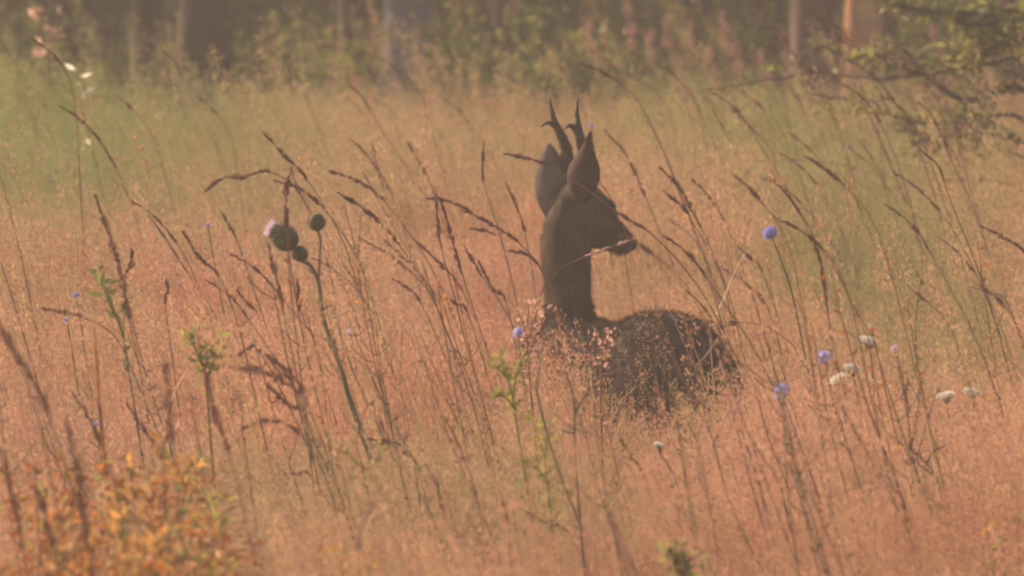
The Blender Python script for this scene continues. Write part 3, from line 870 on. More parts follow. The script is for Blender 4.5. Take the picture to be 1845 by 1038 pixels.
dry_stalk('dry_stalk', [[(1360, 700), (1385, 790), (1420, 880), (1450, 1000)]], 26.5, 'single straight dry brown stem leaning past the low blue flower', m='stalk')
dry_stalk('dry_stalk', [[(1620, 650), (1636, 740), (1640, 820), (1650, 930)], [(1690, 700), (1665, 780), (1645, 850)], [(1660, 690), (1650, 760), (1641, 810)], [(1600, 780), (1625, 800), (1640, 830)]], 27.0, 'branching dry brown stalk below the lilac flower', seeds=30)
dry_stalk('dry_stalk', [[(1640, 810), (1665, 830), (1690, 870), (1710, 960)], [(1700, 805), (1680, 815), (1670, 835)], [(1625, 830), (1650, 835), (1680, 855)]], 26.5, 'twiggy low dry plant among the orange tinted grass', seeds=40)
dry_stalk('dry_stalk', [[(1500, 795), (1528, 810), (1545, 860), (1570, 960)], [(1475, 730), (1505, 735), (1520, 780), (1535, 830)]], 26.5, 'dark dry stalk hooked at its top below the violet flower')
dry_stalk('dry_stalk', [[(1660, 500), (1650, 580), (1652, 700), (1660, 800)], [(1640, 470), (1655, 500)], [(1670, 520), (1655, 545)]], 30, 'upright olive stalk with small stubby side shoots', rad=.002, leaves=16, lsize=(.012, .025))
dry_stalk('dry_stalk', [[(168, 590), (175, 660), (180, 740), (190, 840)]], 25.5, 'bright orange dry leaf standing upright on its stem', m='rust', rad=.004)
dry_stalk('dry_stalk', [[(620, 370), (640, 450), (655, 560), (680, 720)], [(650, 380), (648, 420), (645, 470)], [(600, 480), (630, 540), (650, 600)]], 30.5, 'thin forked brown stem behind the thistle', m='stalk', rad=.0018, seeds=30)
dry_stalk('dry_stalk', [[(760, 470), (790, 560), (840, 690), (890, 880), (905, 1000)]], 27.2, 'long straight thin stem sweeping up past the thistle', m='stalk', rad=.0020)
dry_stalk('dry_stalk', [[(800, 750), (830, 810), (860, 900), (880, 1000)]], 26.0, 'reddish bare stem beside the forked stalk', m='rust_dark', rad=.0022)
dry_stalk('dry_stalk', [[(915, 935), (918, 980), (922, 1020), (925, 1050)], [(895, 870), (905, 900), (917, 945)]], 24.5, 'broken dark stem cut off short', m='rust_dark', rad=.0035)
dry_stalk('dry_stalk', [[(345, 712), (350, 760), (362, 820), (375, 900)]], 25.0, 'thin stem ending in a small dark bud', m='forb', rad=.0016, seeds=25)
dry_stalk('dry_stalk', [[(430, 705), (436, 740), (440, 800), (452, 880)]], 25.0, 'thin stem carrying two small dark buds', m='forb', rad=.0016, seeds=30)

def thin_stems():
    protos = []
    for v in range(6):
        r = random.Random(900 + v)
        h = r.uniform(.42, .62); lean = -r.uniform(.10, .26)
        root = thing('dry_stalk', 'thin bare dark stem leaning among the tan grass', 'plant', (0, 0, 0), 'thin bare stems standing in the tan grass')
        P = [Vector((lean, 0, h)), Vector((lean * .72, r.uniform(-.01, .01), h * .7)), Vector((lean * .32, 0, h * .35)), Vector((0, 0, -.02))]
        q = smooth_path(P, 5); k = len(q)
        mb = MB(); mb.tube(q, [.0011 + .0012 * i / (k - 1) for i in range(k)], 5)
        part('stem', mb, M[('forb', 'stalk', 'rust_dark')[v % 3]], root, True)
        for j in range(r.randrange(1, 4)):
            b = q[r.randrange(1, k // 2)]; e = b + Vector((r.choice((-1, 1)) * r.uniform(.02, .07), r.uniform(-.02, .02), r.uniform(.02, .07)))
            mb = MB(); mb.tube(smooth_path([e, b.lerp(e, .5) - ZV * .006, b], 4), .0012, 4)
            part('branch', mb, M[('forb', 'stalk', 'rust_dark')[v % 3]], root, True)
        lf = MB()
        for j in range(12):
            b = q[r.randrange(0, k - 4)]; d = rnd_dir(r) * r.uniform(.008, .022); d.z = abs(d.z)
            lf.leaf(b, d, d.length * .4, rnd_dir(r))
        tag(part('foliage', lf, M[('forb_leaf', 'seed', 'rust')[v % 3]], root), kind='stuff')
        protos.append([root, False])
    r = random.Random(31)
    for i in range(70):
        Y = r.uniform(24.6, 28.6); px = r.choice([r.uniform(1130, 1845), r.uniform(1320, 1740), r.uniform(600, 1000)])
        if r.random() < .2: px = r.uniform(0, 600)
        if Y > 26.3 and 1040 < px < 1330: Y = r.uniform(24.6, 25.8)
        x = (px - 922.5) / 1845 * W_T * Y
        pr = protos[i % 6]
        if not pr[1]: o = pr[0]; pr[1] = True
        else: o = copy_tree(pr[0])
        o.location = (x, Y, gz(x, Y)); s_ = r.uniform(.75, 1.1); o.scale = (s_, s_, s_)
        o.rotation_euler = (r.uniform(-.08, .08), r.uniform(-.1, .1), r.gauss(0, .6))
thin_stems()

GR = 'leafy green and yellow forbs in the meadow'
dry_stalk('leafy_forb', [[(900, 640), (918, 690), (930, 760), (950, 880)], [(885, 655), (900, 665), (915, 685)], [(940, 650), (930, 680), (924, 720)], [(890, 715), (910, 715), (925, 735)]], 26.5, 'bright green leafy plant in front of the deer\'s chest', GR, leaves=110, lm='yellowgreen', m='forb_leaf', lsize=(.012, .03), lw=.3)
dry_stalk('leafy_forb', [[(960, 760), (975, 800), (985, 860), (995, 960)], [(990, 770), (985, 800), (980, 830)], [(940, 830), (965, 840), (985, 870)]], 26.1, 'yellow green leafy plant beside the bare forked stalk', GR, leaves=110, lm='yellowgreen', m='forb_leaf', lsize=(.012, .03), lw=.3)
dry_stalk('leafy_forb', [[(355, 600), (362, 640), (372, 700), (380, 800)], [(335, 605), (350, 625), (365, 660)], [(395, 610), (380, 630), (368, 670)], [(400, 630), (385, 650), (370, 690)]], 26.5, 'yellow orange bushy plant among pink grass', GR, leaves=90, lm='yellowgreen', m='rust_dark', lsize=(.012, .03))
dry_stalk('leafy_forb', [[(635, 780), (650, 830), (665, 900), (680, 1000)], [(690, 800), (675, 840), (665, 880)], [(610, 810), (640, 830), (655, 860)]], 26.3, 'fresh green leafy plant wrapped round the thistle stem', GR, leaves=80, lm='yellowgreen', m='forb_leaf', lsize=(.01, .026), lw=.3)
dry_stalk('leafy_forb', [[(955, 540), (950, 600), (955, 690), (965, 800)], [(935, 560), (945, 590), (951, 620)], [(975, 530), (965, 570), (953, 610)], [(985, 560), (970, 590), (954, 640)]], 27.2, 'plant with pale pink fluffy seed tufts by the deer\'s chest', GR, leaves=130, lm='pinkfluff', m='rust_dark', lsize=(.006, .015), lw=.5)
dry_stalk('leafy_forb', [[(1090, 590), (1085, 640), (1082, 720), (1085, 800)], [(1075, 600), (1082, 630), (1084, 660)], [(1105, 600), (1094, 625), (1086, 655)]], 27.7, 'plant with small pink tufts against the deer\'s flank', GR, leaves=70, lm='pinkfluff', m='rust_dark', lsize=(.007, .016), lw=.6)
dry_stalk('leafy_forb', [[(1215, 985), (1225, 1010), (1235, 1050), (1240, 1080)], [(1195, 1000), (1215, 1015), (1230, 1035)], [(1250, 1000), (1238, 1020), (1232, 1045)]], 24.5, 'low yellow green plant at the foot of leaning stems', GR, leaves=80, lm='yellowgreen', m='forb_leaf')
dry_stalk('leafy_forb', [[(400, 900), (402, 950), (405, 1010), (410, 1060)], [(385, 930), (395, 950), (404, 975)]], 24.5, 'bright lime green upright leaves among the rusty plants', GR, leaves=46, lm='yellowgreen', m='forb_leaf', lsize=(.03, .07), lw=.16)
dry_stalk('leafy_forb', [[(190, 520), (205, 560), (222, 610), (240, 720)], [(175, 490), (190, 530), (205, 565)], [(225, 560), (222, 590), (224, 615)]], 27.5, 'thin grey green plant behind the red seed head', GR, leaves=36, lm='forb_leaf', m='forb_leaf')

# ------------------------------------------------------------------ rusty plants massed at the near edge
def rusty_plants():
    G = 'rust-orange leafy plants massed at the near edge of the meadow'
    protos = []
    for v in range(4):
        r = random.Random(300 + v)
        root = thing('rusty_plant', 'bushy rust-orange plant in the dense patch of withered leaves', 'plant', (0, 0, 0), G)
        st = MB(); lf = MB()
        for s in range(9):
            g = r.uniform(0, 6.28); h = r.uniform(.30, .46); sp = r.uniform(.02, .12)
            P = [Vector((0, 0, -.01)), Vector((math.cos(g) * sp * .5, math.sin(g) * sp * .5, h * .5)), Vector((math.cos(g) * sp - .03, math.sin(g) * sp, h))]
            q = smooth_path(P, 5); st.tube(q, [.0025 * (1 - .6 * i / (len(q) - 1)) for i in range(len(q))], 4)
            for i in range(60):
                b = q[int(len(q) * r.uniform(.35, .999))] + rnd_dir(r) * .012
                d = rnd_dir(r); d.z = d.z * .5 + .15
                d = d.normalized() * r.uniform(.012, .034)
                lf.leaf(b, d, d.length * .45, rnd_dir(r))
        part('stem', st, M['rust_dark'], root)
        o = part('foliage', lf, [M['rust'], M['yellowgreen']], root)
        mi = [1 if r.random() < .18 else 0 for _ in range(len(lf.f) // 4)]
        o.data.polygons.foreach_set('material_index', [m_ for m_ in mi for _ in range(4)])
        protos.append([root, False])
    r = random.Random(5)
    spots = []
    for i in range(30):
        spots.append((r.uniform(-15, 400), r.uniform(22.6, 24.9)))
    spots += [(470, 24), (520, 23.2), (640, 24.6), (600, 23), (760, 23.0), (705, 23.6), (835, 23.2), (1240, 23.3), (450, 22.9), (1830, 25.2)]
    for i, (px, Y) in enumerate(spots):
        x = (px - 922.5) / 1845 * W_T * Y
        pr = protos[r.randrange(4)]
        if not pr[1]: o = pr[0]; pr[1] = True
        else: o = copy_tree(pr[0])
        peak = 1 - .35 * abs(px - 240) / 260 if px < 430 else .62
        s = r.uniform(.85, 1.12) * max(.55, peak) * 1.12
        o.location = (x, Y, gz(x, Y)); o.scale = (s, s, s); o.rotation_euler = (0, 0, r.uniform(0, 6.28))
rusty_plants()

# ------------------------------------------------------------------ trees, bushes
def leafball(mb, c, rx, rz, n, size, r, hollow=.3):
    for i in range(n):
        d = rnd_dir(r); q = (hollow + (1 - hollow) * r.random() ** .6)
        p = Vector(c) + Vector((d.x * rx, d.y * rx, d.z * rz)) * q
        a = rnd_dir(r) * size * r.uniform(.6, 1.3)
        mb.leaf(p, a, a.length * .6, rnd_dir(r), belly=.5)

crown_meshes = []
for v in range(3):
    r = random.Random(40 + v); mb = MB()
    for k in range(16):
        c = Vector((r.uniform(-1.5, 1.5), r.uniform(-1.5, 1.5), r.uniform(-1.7, 1.9)))
        leafball(mb, c, r.uniform(.6, .95), r.uniform(.45, .8), 190, .20, r)
    crown_meshes.append(mb.mesh('crown', M['crown']))

def tree(px, width_px, Y, m, label, height=7.0, lean=0.0, x=None, group='trees at the edge of the wood'):
    r = random.Random(int(px * 7 + Y))
    x = (px - 922.5) / 1845 * W_T * Y if x is None else x
    dia = width_px / 1845 * W_T * Y
    root = thing('tree', label, 'tree', (x, Y, gz(x, Y)), group)
    z0 = gz(x, Y)
    hts = [-.05, .05, .18, .5, 1.1, 2, 3.2, 4.4, height]
    fl = [1.5, 1.3, 1.12, 1.02, 1, .95, .85, .7, .3]
    pts = [Vector((x + lean * h + .02 * math.sin(h * 3 + px), Y + .02 * math.cos(h * 2.3 + px), z0 + h)) for h in hts]
    mb = MB(); mb.tube(smooth_path(pts, 3), [np.interp(i / 3, range(9), fl) * dia / 2 * r.uniform(.94, 1.07) for i in range(25)], 16)
    tr = part('trunk', mb, m, root, True)
    lb = MB()
    for k in range(7):
        h = r.uniform(3.2, height - 1); g = r.uniform(0, 6.28); ln = r.uniform(.9, 1.6)
        b = Vector((x + lean * h, Y, z0 + h))
        q = smooth_path([b, b + Vector((math.cos(g) * ln * .5, math.sin(g) * ln * .5, .35)), b + Vector((math.cos(g) * ln, math.sin(g) * ln, .5))], 4)
        lb.tube(q, [dia * .18 * (1 - .8 * i / (len(q) - 1)) for i in range(len(q))], 6)
    part('limb', lb, m, root, True)
    o = bpy.data.objects.new('crown', crown_meshes[r.randrange(3)]); col.objects.link(o)
    o.parent = root; o.location = (lean * height, 0, height - 1.2); o.rotation_euler = (0, 0, r.uniform(0, 6.28))
    s = r.uniform(.9, 1.15); o.scale = (s, s, s)

LD = 'dark brown trunk in the shade at the edge of the wood'
tree(258, 62, 44.94, M['bark'], 'dark trunk standing close beside the broadest dark trunk')
tree(375, 92, 44.19, M['bark'], 'broadest dark brown trunk of the wood, left of the hazy grey trunk')
tree(650, 60, 45.25, M['bark'], 'dark trunk standing right against the hazy grey trunk')
tree(728, 78, 45.87, M['bark_skylit'], 'hazy trunk coloured blue-grey as if lit by the sky, the palest in the wood')
tree(1480, 84, 43.7, M['bark'], 'dark trunk directly beside the reddish trunk')
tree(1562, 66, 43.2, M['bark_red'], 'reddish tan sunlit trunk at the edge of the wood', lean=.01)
tree(1605, 36, 44.07, M['bark'], 'narrow dark trunk behind the leafy shrub branches')
tree(1370, 64, 46.18, M['bark'], 'dark trunk behind the pale plumes, nearest the bare twigs')
tree(130, 80, 46.8, M['bark'], 'dark trunk behind the fresh green bushes')
tree(1245, 50, 47.42, M['bark'], 'slim dark trunk straight behind the pale pink plumes')
tree(1790, 74, 46.18, M['bark'], 'dark trunk screened by the leaves of the open shrub')
tree(900, 46, 47.73, M['bark'], 'slim dark trunk behind the olive bush past the deer')
r_ = random.Random(9)
for i in range(26):       # unseen trees added left of the view to shade the wood floor
    xx = r_.uniform(-19, -4.5); yy = r_.uniform(51.5, 64)
    tree(500 + i * 13, 62, yy, M['bark'], 'added tree out of view, shading the floor of the wood', x=xx, group='trees deeper in the wood')
for i in range(9):
    xx = r_.uniform(-3, 6); yy = r_.uniform(51, 63)
    tree(500 + i * 13, 62, yy, M['bark'], 'added tree out of view, shading the floor of the wood', x=xx, group='trees deeper in the wood')

def bush(px, py, Y, w, h, m, label, n=700, size=.035, name='bush', group='leafy bushes at the edge of the wood'):
    r = random.Random(int(px + py))
    top = at(px, py, Y)
    x = top.x; z0 = gz(x, Y)
    root = thing(name, label, 'bush', (x, Y, z0), group)
    H = max(.25, top.z - z0)
    st = MB(); lf = MB()
    for k in range(9):
        g = r.uniform(0, 6.28); sp = r.uniform(.1, .5) * w; hh = H * r.uniform(.6, 1)
        e = Vector((x + math.cos(g) * sp, Y + math.sin(g) * sp, z0 + hh))
        q = smooth_path([Vector((x, Y, z0 - .02)), Vector((x + math.cos(g) * sp * .4, Y + math.sin(g) * sp * .4, z0 + hh * .55)), e], 5)
        st.tube(q, [.009 * (1 - .8 * i / (len(q) - 1)) for i in range(len(q))], 5)
        for j in (6, 8, 10):
            leafball(lf, q[j], w * .22, h * .2, n // 27, size, r, .05)
    part('stem', st, M['twig'], root, True); part('foliage', lf, m, root)
bush(50, 120, 42.2, .42, .6, M['bush'], 'fresh green bush beside the pale tall plant')
bush(140, 165, 41.6, .40, .4, M['bush'], 'low bright green bush in the grass before the wood')
bush(215, 150, 42.38, .40, .4, M['bush'], 'low dull green bush against the dark trunk')
bush(30, 40, 44.3, .55, .8, M['bush'], 'tall dull green bush deep at the edge of the wood')
bush(490, 20, 44.3, .5, .8, M['bush'], 'olive bush between the broad dark trunk and the hazy grey one')
bush(560, 40, 44.9, .5, .7, M['bush'], 'olive bush tucked against the dark trunk')
bush(880, 10, 43.7, .55, .8, M['bush'], 'olive green bush behind the deer, tallest of the wood edge')
bush(990, 30, 43.4, .5, .7, M['bush'], 'bright olive bush behind the deer\'s antlers')
bush(1090, 60, 43.7, .45, .5, M['bush'], 'dull green bush behind the pale plumes')
bush(1330, 25, 44.9, .5, .8, M['bush'], 'dark olive bush among the pale plumes')
bush(1660, 60, 43.7, .5, .7, M['bush'], 'olive bush behind the shrub branches')

# ------------------------------------------------------------------ shrub with spreading branches, rooted to the right
def build_shrub():
    Y = 37.0
    base = Vector((at(1985, 500, Y).x, Y, 0)); base.z = gz(base.x, base.y)
    root = thing('shrub', 'open shrub with dark bare twigs and sparse green leaves spreading over the grass', 'shrub', base)
    topz = at(1960, -60, Y)
    trunk = smooth_path([base - ZV * .03, Vector((base.x - .02, Y, .45)), Vector((base.x - .05, Y + .03, .9)), Vector((base.x - .1, Y, 1.5))], 6)
    mb = MB(); mb.tube(trunk, [.030 * (1 - .6 * i / (len(trunk) - 1)) for i in range(len(trunk))], 9)
    part('trunk', mb, M['twig'], root, True)
    r = random.Random(21)
    br = [
        ([(1980, 190), (1845, 160), (1740, 182), (1668, 135), (1630, 100)], .0085, 20),
        ([(1740, 182), (1735, 215), (1740, 250), (1690, 255), (1640, 235)], .004, 46),
        ([(1668, 135), (1720, 125), (1800, 112), (1850, 100)], .005, 44),
        ([(1980, 215), (1830, 210), (1740, 222), (1640, 218), (1588, 197)], .0055, 60),
        ([(1980, 240), (1800, 245), (1700, 245), (1610, 235)], .004, 60),
        ([(1668, 135), (1600, 140), (1530, 138), (1460, 131), (1400, 142), (1275, 160)], .0045, 6),
        ([(1530, 110), (1480, 85), (1440, 100)], .003, 4),
        ([(1460, 150), (1475, 172), (1520, 180), (1570, 190)], .0035, 8),
        ([(1980, 320), (1800, 330), (1640, 325), (1500, 292), (1440, 287), (1300, 297)], .0042, 0),
        ([(1980, 275), (1830, 275), (1765, 276)], .004, 8),
        ([(1980, 20), (1850, 25), (1700, 22), (1600, 5)], .007, 120),
        ([(1980, 60), (1870, 70), (1790, 85), (1740, 105)], .005, 110),
        ([(1980, 120), (1860, 85), (1800, 50), (1720, 40)], .005, 110),
        ([(1668, 135), (1620, 120), (1570, 105), (1535, 100)], .003, 46),
    ]
    for pts, rad, nl in br:
        P = []
        for i, (x, y) in enumerate(pts):
            if x >= 1975:
                z = max(.2, at(1985, y, Y).z); P.append(min(trunk, key=lambda q: abs(q.z - z + .1)))
            else:
                P.append(at(x, y, Y + .06 * math.sin(i * 1.7 + pts[0][1])))
        # side shoots start on the branch they fork from
        q = smooth_path(P, 6); k = len(q)
        q = [p + (rnd_dir(r) * .004 if 0 < i < k - 1 else Vector()) for i, p in enumerate(q)]
        rad *= 1.35; nl = int(nl * 1.5)
        mb = MB(); mb.tube(q, [rad * (1 - .6 * i / (k - 1)) for i in range(k)], 7)
        tw = []
        for j in range(max(2, nl // 8)):
            b = q[r.randrange(k // 3, k)]; d = rnd_dir(r); d.y *= .6; d.z = d.z * .5 + .1
            e = b + d.normalized() * r.uniform(.05, .13)
            if nl: mb.tube([b, b.lerp(e, .5) + rnd_dir(r) * .008, e], [rad * .35, rad * .28, .001], 4); tw.append((b, e))
        bo = part('branch', mb, M['twig'], root, True)
        if nl:
            lf = MB()
            for j in range(nl):
                if tw and r.random() < .75:
                    b, e = r.choice(tw); p = b.lerp(e, r.uniform(.3, 1.05))
                else: p = q[r.randrange(k // 3, k)]
                d = rnd_dir(r); d.z *= .6
                d = d.normalized() * r.uniform(.025, .05)
                lf.leaf(p + rnd_dir(r) * .012, d, d.length * .55, (rnd_dir(r) + ZV).normalized(), belly=.55)
            part('foliage', lf, M['oak'], bo)
build_shrub()

# tall pale-leaved plant at the left edge of the wood
dry_stalk('tall_forb', [[(68, 5), (76, 60), (86, 110), (100, 190)], [(105, 25), (98, 55), (88, 100)], [(62, 20), (70, 40), (76, 60)], [(75, 90), (80, 95), (84, 105)]], 40, 'tall withered plant with pale curled leaves in front of the dark wood', None, 'rust_dark', .004, 20, 'pinkfluff', lsize=(.03, .05), lw=.4)
dry_stalk('tall_forb', [[(190, 174), (160, 178), (150, 200), (165, 260)], [(130, 120), (150, 155), (158, 180)]], 37, 'dark bent stem with a single white leaf', None, 'rust_dark', .003, 6, 'white', lsize=(.03, .05), lw=.25)

# ------------------------------------------------------------------ the meadow: uncountable grass, instanced
def blade_clump(seed, n, hmin, hmax, spread, width, lean, mb=None, centre=(0, 0)):
    r = random.Random(seed); mb = mb or MB()
    for i in range(n):
        g = r.uniform(0, 6.28); rr = spread * r.random() ** .5
        b = Vector((centre[0] + math.cos(g) * rr, centre[1] + math.sin(g) * rr, -.01)); h = r.uniform(hmin, hmax)
        a = r.uniform(0, 6.28); dx = math.cos(a) * .35 * h - lean * h; dy = math.sin(a) * .35 * h
        P = [b, b + Vector((dx * .3, dy * .3, h * .5)), b + Vector((dx * .75, dy * .75, h * .88)), b + Vector((dx * 1.3, dy * 1.3, h * r.uniform(.85, 1.05)))]
        q = r.uniform(0, 3.14)
        mb.ribbon(P, [width, width * .9, width * .6, width * .1], Vector((math.cos(q), math.sin(q), 0)))
    return mb

def panicle_clump(seed, n, hmin, hmax, spread, lean, sp=46, pl=.16, pw=.05, mb=None, centre=(0, 0), hs=1.0):
    r = random.Random(seed); mb = mb or MB()
    for i in range(n):
        g = r.uniform(0, 6.28); rr = spread * r.random() ** .5
        b = Vector((centre[0] + math.cos(g) * rr, centre[1] + math.sin(g) * rr, -.01)); h = r.uniform(hmin, hmax) * hs
        dx = -lean * h * r.uniform(.3, 1.5) + r.gauss(0, .06) * h; dy = r.gauss(0, .12) * h
        P = [b, b + Vector((dx * .25, dy * .25, h * .4)), b + Vector((dx * .6, dy * .6, h * .75)), b + Vector((dx, dy, h))]
        q = r.uniform(0, 3.14)
        mb.cur = 0
        mb.ribbon(P, [.0020, .0018, .0014, .0008], Vector((math.cos(q), math.sin(q), 0)))
        mb.cur = 1
        top = P[3]; ax = (P[3] - P[2]).normalized()
        L = pl * r.uniform(.7, 1.2)
        for k in range(sp):
            t = r.random()
            w = pw * math.sin(min(1, (1 - t) * 1.1 + .08) * math.pi * .75) * r.uniform(.5, 1)
            d = rnd_dir(r); d = d - ax * d.dot(ax)
            p = top - ax * L * (1 - t) * .95 + d.normalized() * w * r.random() ** .5
            e = (ax + d * .5 + rnd_dir(r) * .4).normalized() * r.uniform(.006, .012)
            s = e.cross(rnd_dir(r)).normalized() * r.uniform(.0012, .0024)
            mb.add([p - e * .5, p + s, p + e * .5, p - s], [(0, 1, 2, 3)])
    return mb

TILE = 0.5
def meadow_tile(seed):
    """half a metre of mixed meadow: flowering tufts over low blades"""
    r = random.Random(seed); mb = MB()
    for k in range(23):
        c = (r.uniform(-.28, .28), r.uniform(-.28, .28))
        panicle_clump(seed * 50 + k, 14, .26, .46, .10, .22, 44, mb=mb, centre=c, hs=r.uniform(.7, 1.15))
        mb.cur = 2
        c = (r.uniform(-.28, .28), r.uniform(-.28, .28))
        blade_clump(seed * 50 + 25 + k, 30, .12, .34, .12, .0042, .10, mb=mb, centre=c)
        mb.cur = 0
    return mb

def under_clump(seed):
    r = random.Random(seed); mb = MB()
    for i in range(26):
        g = r.uniform(0, 6.28); rr = .16 * r.random() ** .5; h = r.uniform(.12, .5)
        b = Vector((math.cos(g) * rr, math.sin(g) * rr, 0))
        e = b + Vector((r.gauss(0, .08), r.gauss(0, .08), h))
        mb.ribbon([b, b.lerp(e, .5), e], [.005, .004, .002], (1, 0, 0))
        for k in range(9):
            p = b.lerp(e, r.uniform(.25, 1)); d = rnd_dir(r); d.z *= .5
            d = d.normalized() * r.uniform(.02, .06)
            mb.leaf(p, d, d.length * .35, rnd_dir(r))
    return mb

def scatter(name, protos, pts, label, cat):
    """one object whose points carry instanced clumps"""
    me = bpy.data.meshes.new(name)
    n = len(pts)
    me.from_pydata([p[0] for p in pts], [], [])
    a = me.attributes.new('rot', 'FLOAT_VECTOR', 'POINT'); a.data.foreach_set('vector', [c for p in pts for c in p[1]])
    a = me.attributes.new('scl', 'FLOAT_VECTOR', 'POINT'); a.data.foreach_set('vector', [c for p in pts for c in p[2]])
    a = me.attributes.new('green', 'FLOAT', 'POINT'); a.data.foreach_set('value', [p[3] for p in pts])
    a = me.attributes.new('pick', 'INT', 'POINT'); a.data.foreach_set('value', [p[4] for p in pts])
    o = bpy.data.objects.new(name, me); col.objects.link(o)
    tag(o, label, cat, kind='stuff')
    ng = bpy.data.node_groups.new(name + '_scatter', 'GeometryNodeTree')
    ng.interface.new_socket('Geometry', in_out='INPUT', socket_type='NodeSocketGeometry')
    ng.interface.new_socket('Geometry', in_out='OUTPUT', socket_type='NodeSocketGeometry')
    N = ng.nodes; L = ng.links
    gi = N.new('NodeGroupInput'); go = N.new('NodeGroupOutput')
    jn = N.new('GeometryNodeJoinGeometry')
    for i, pm in enumerate(protos):
        po = bpy.data.objects.new(name + '_clump', pm)      # never linked to the scene
        oi = N.new('GeometryNodeObjectInfo'); oi.inputs['Object'].default_value = po
        oi.inputs['As Instance'].default_value = True
        L.new(oi.outputs['Geometry'], jn.inputs[0])
    ip = N.new('GeometryNodeInstanceOnPoints'); ip.inputs['Pick Instance'].default_value = True
    L.new(gi.outputs[0], ip.inputs['Points']); L.new(jn.outputs[0], ip.inputs['Instance'])
    def named(nm, t):
        q = N.new('GeometryNodeInputNamedAttribute'); q.data_type = t; q.inputs['Name'].default_value = nm
        return next(s for s in q.outputs if s.enabled and s.name == 'Attribute')
    L.new(named('pick', 'INT'), ip.inputs['Instance Index'])
    e2r = N.new('FunctionNodeEulerToRotation'); L.new(named('rot', 'FLOAT_VECTOR'), e2r.inputs[0])
    L.new(e2r.outputs[0], ip.inputs['Rotation'])
    L.new(named('scl', 'FLOAT_VECTOR'), ip.inputs['Scale'])
    L.new(ip.outputs[0], go.inputs[0])
    md = o.modifiers.new('scatter', 'NODES'); md.node_group = ng
    return o

blobs = [(-1.45, 41.5, .9, 2.8, .9), (-1.15, 38.5, .62, 3.0, .9), (-.9, 34, .5, 2.5, .45), (1.0, 33.2, .34, 2.4, .55), (.5, 40, .9, 2.5, .5), (1.1, 39, .7, 4, .45), (.75, 36, .5, 3, .35), (-.2, 37, .5, 2, .25), (.92, 31, .28, 1.5, .4), (-.55, 23.5, .5, 1.0, .35), (-.32, 26.6, .28, 1.2, .45), (.05, 27.0, .22, 1.2, .45), (0.2, 44.5, 3, 2.0, .6)]
def greenness(x, y, r):
    g = sum(a * math.exp(-((x - bx) / sx) ** 2 - ((y - by) / sy) ** 2) for bx, by, sx, sy, a in blobs)
    return max(0, min(1, g + r.gauss(0, .10)))

def in_deer(x, y):
    p = Vector((x - DX, y - 29.95, 0)); s = p.dot(AX); l = p.dot(PX)
    return -.2 < s < .8 and abs(l) < .235

def pix_x(x, y): return x / (W_T * y) * 1845 + 922.5

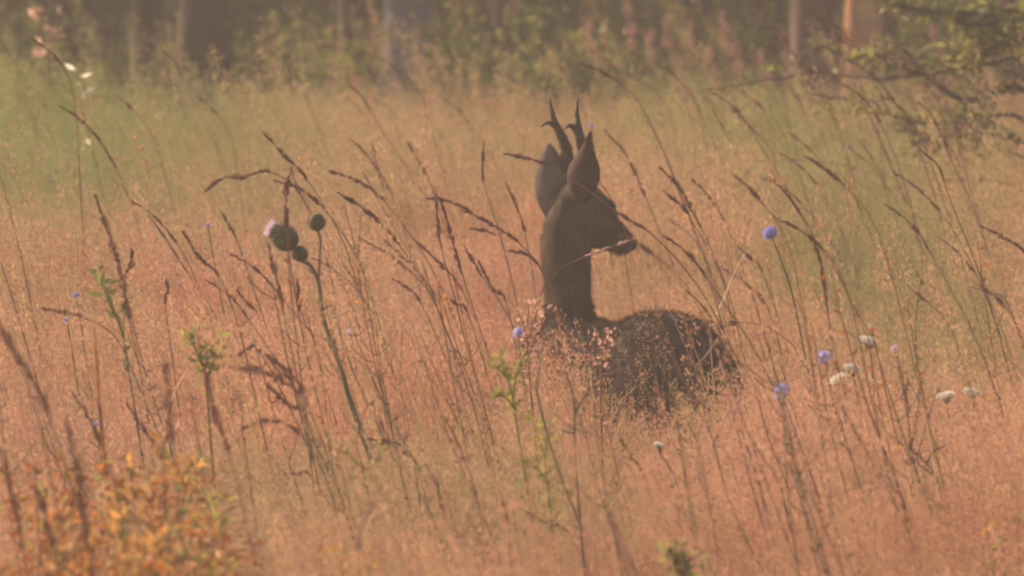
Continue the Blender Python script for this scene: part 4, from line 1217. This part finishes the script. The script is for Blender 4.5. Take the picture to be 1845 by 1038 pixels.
def meadow():
    r = random.Random(2)
    NP = 8
    pan = [panicle_clump(500 + i, 15, .26, .46, .10, .22).mesh('panicle_clump', [M['stem'], M['panicle']]) for i in range(NP)]
    bl = [blade_clump(600 + i, 34, .14, .34, .12, .0042, .10).mesh('blade_clump', [M['blade']]) for i in range(NP)]
    tall = [panicle_clump(700 + i, 3, .48, .70, .09, .28, 40, .15, .035).mesh('tall_clump', [M['stem'], M['panicle']]) for i in range(NP)]
    un = [under_clump(800 + i).mesh('under_clump', [M['under']]) for i in range(6)]
    def region(n, y0, y1, pw, margin):
        out = []
        while len(out) < n:
            y = y0 + (y1 - y0) * r.random() ** pw
            hw = W_T * y / 2 + margin
            x = r.uniform(-hw, hw)
            # uneven density
            if r.random() > .55 + .45 * (math.sin(x * 3.1 + y * 1.7) * math.sin(y * 2.3 - x * 1.3) * .5 + .5) : continue
            out.append((x, y))
        return out
    pts_p = []; pts_b = []; pts_t = []; pts_u = []; pts_m = []
    tiles = [meadow_tile(40 + i).mesh('meadow_tile', [M['stem'], M['panicle'], M['blade']]) for i in range(8)]
    def near_deer(x, y):
        return 25.7 < y < 31.3 and 690 < pix_x(x, y) < 1590
    def hscale(x, y):
        s = np.interp(y, [20, 24, 30, 34, 41, 44], [.55, .68, .76, .86, .84, .50]) * (1 + .12 * math.sin(x * 2.1 + y * .9))
        if pix_x(x, y) < 420 and y < 25: s *= .72
        return s
    y = 20.3
    while y < 44.4:
        hw = W_T * y / 2 + 1.3
        n = int(2 * hw / TILE) + 1
        for i in range(n):
            x = -hw + TILE * i + r.uniform(-.08, .08); yy = y + r.uniform(-.09, .09)
            if near_deer(x, yy): continue
            s = hscale(x, yy) * r.uniform(.78, 1.16) * (1 + .14 * math.sin(x * 5.3 + yy * 2.9))
            pts_m.append(((x, yy, gz(x, yy)), (0, 0, r.gauss(0, .35)), (1, r.choice((-1, 1)), s), greenness(x, yy, r), r.randrange(8)))
        y += TILE * .96
    for x, y in region(2700, 25.7, 31.3, 1.0, .25):
        if in_deer(x, y): continue
        px = pix_x(x, y)
        if not (640 < px < 1640): continue
        if not (26.0 < y < 31.0) and r.random() < .5: continue
        s = r.uniform(.75, 1.12) * hscale(x, y)
        if 27.0 < y < 30 and 1060 < px < 1380: s *= np.interp(y, [27.0, 28.4, 29.9], [.95, .75, .62])
        elif 26.5 < y < 29.9 and 940 < px <= 1060: s *= np.interp(y, [26.5, 28.2, 29.9], [1.05, 1.1, 1.15])
        g = greenness(x, y, r)
        if r.random() < .45:
            pts_p.append(((x, y, gz(x, y)), (r.gauss(0, .06), r.gauss(0, .06), r.gauss(0, .7)), (s, s, s * r.uniform(.9, 1.1)), g, r.randrange(NP)))
        else:
            if 27.5 < y < 30 and 1085 < px < 1330: s *= .8
            pts_b.append(((x, y, gz(x, y)), (0, 0, r.gauss(0, .8)), (s, s, s), g, r.randrange(NP)))
    for x, y in region(900, 21, 43.5, 1.0, .8):
        px = pix_x(x, y)
        if in_deer(x, y): continue
        if 25 < y < 30.5 and 950 < px < 1340: continue
        s = r.uniform(.8, 1.15)
        pts_t.append(((x, y, gz(x, y)), (r.gauss(0, .05), r.gauss(0, .08), r.gauss(0, .6)), (s, s, s), greenness(x, y, r) * .8, r.randrange(NP)))
    for k in range(13):      # bents leaning across the deer's flank
        y = r.uniform(28.7, 29.72); x = (r.uniform(1085, 1340) - 922.5) / 1845 * W_T * y
        if in_deer(x, y): continue
        s = r.uniform(.48, .66)
        pts_t.append(((x, y, gz(x, y)), (r.gauss(0, .08), r.gauss(0, .15), r.gauss(0, 1.2)), (s, s, s), r.uniform(0, .3), r.randrange(NP)))
    for x, y in region(3200, 42.5, 61, .9, 1.6):
        s = r.uniform(.6, 1.3) * np.interp(y, [42.5, 45, 52], [.34, .42, .8])
        g = .5 + .5 * math.sin(x * 1.6 + 2.0) * math.sin(y * .8 + x * .7)
        pts_u.append(((x, y, gz(x, y)), (0, 0, r.uniform(0, 6.28)), (s, s, s), max(0, min(1, g * .9 + r.gauss(0, .12))), r.randrange(6)))
    scatter('meadow_grass', tiles, pts_m, 'fine tan and pink flowering grass filling the meadow', 'grass')
    scatter('flowering_grass', pan, pts_p, 'fine pink flowering grass round the deer', 'grass')
    scatter('grass_blades', bl, pts_b, 'low straw blades round the deer', 'grass')
    scatter('tall_grass', tall, pts_t, 'thin pale flowering stems reaching above the meadow', 'grass')
    scatter('undergrowth', un, pts_u, 'brown and olive undergrowth on the shaded floor of the wood', 'undergrowth')
meadow()

# ------------------------------------------------------------------ the hazy air
def haze():
    m = bpy.data.materials.new('hazy_air'); m.use_nodes = True
    nt = m.node_tree; nt.nodes.clear()
    out = nt.nodes.new('ShaderNodeOutputMaterial')
    pv = nt.nodes.new('ShaderNodeVolumePrincipled')
    pv.inputs['Color'].default_value = (0.95, 0.86, 0.78, 1)
    pv.inputs['Density'].default_value = HAZE
    pv.inputs['Anisotropy'].default_value = 0.25
    pv.inputs['Density Attribute'].default_value = ''
    nt.links.new(pv.outputs[0], out.inputs['Volume'])
    try: m.cycles.homogeneous_volume = True
    except Exception: pass
    mb = MB()
    x0, x1, y0, y1, z0, z1 = -270, 270, -70, 410, -1.2, 9.6
    vs = [(x, y, z) for z in (z0, z1) for y in (y0, y1) for x in (x0, x1)]
    mb.add(vs, [(0, 2, 3, 1), (4, 5, 7, 6), (0, 1, 5, 4), (2, 6, 7, 3), (0, 4, 6, 2), (1, 3, 7, 5)])
    o = bpy.data.objects.new('haze', mb.mesh('haze', m)); col.objects.link(o)
    tag(o, 'warm pale haze hanging over the meadow and wood', 'haze', kind='stuff')
haze()
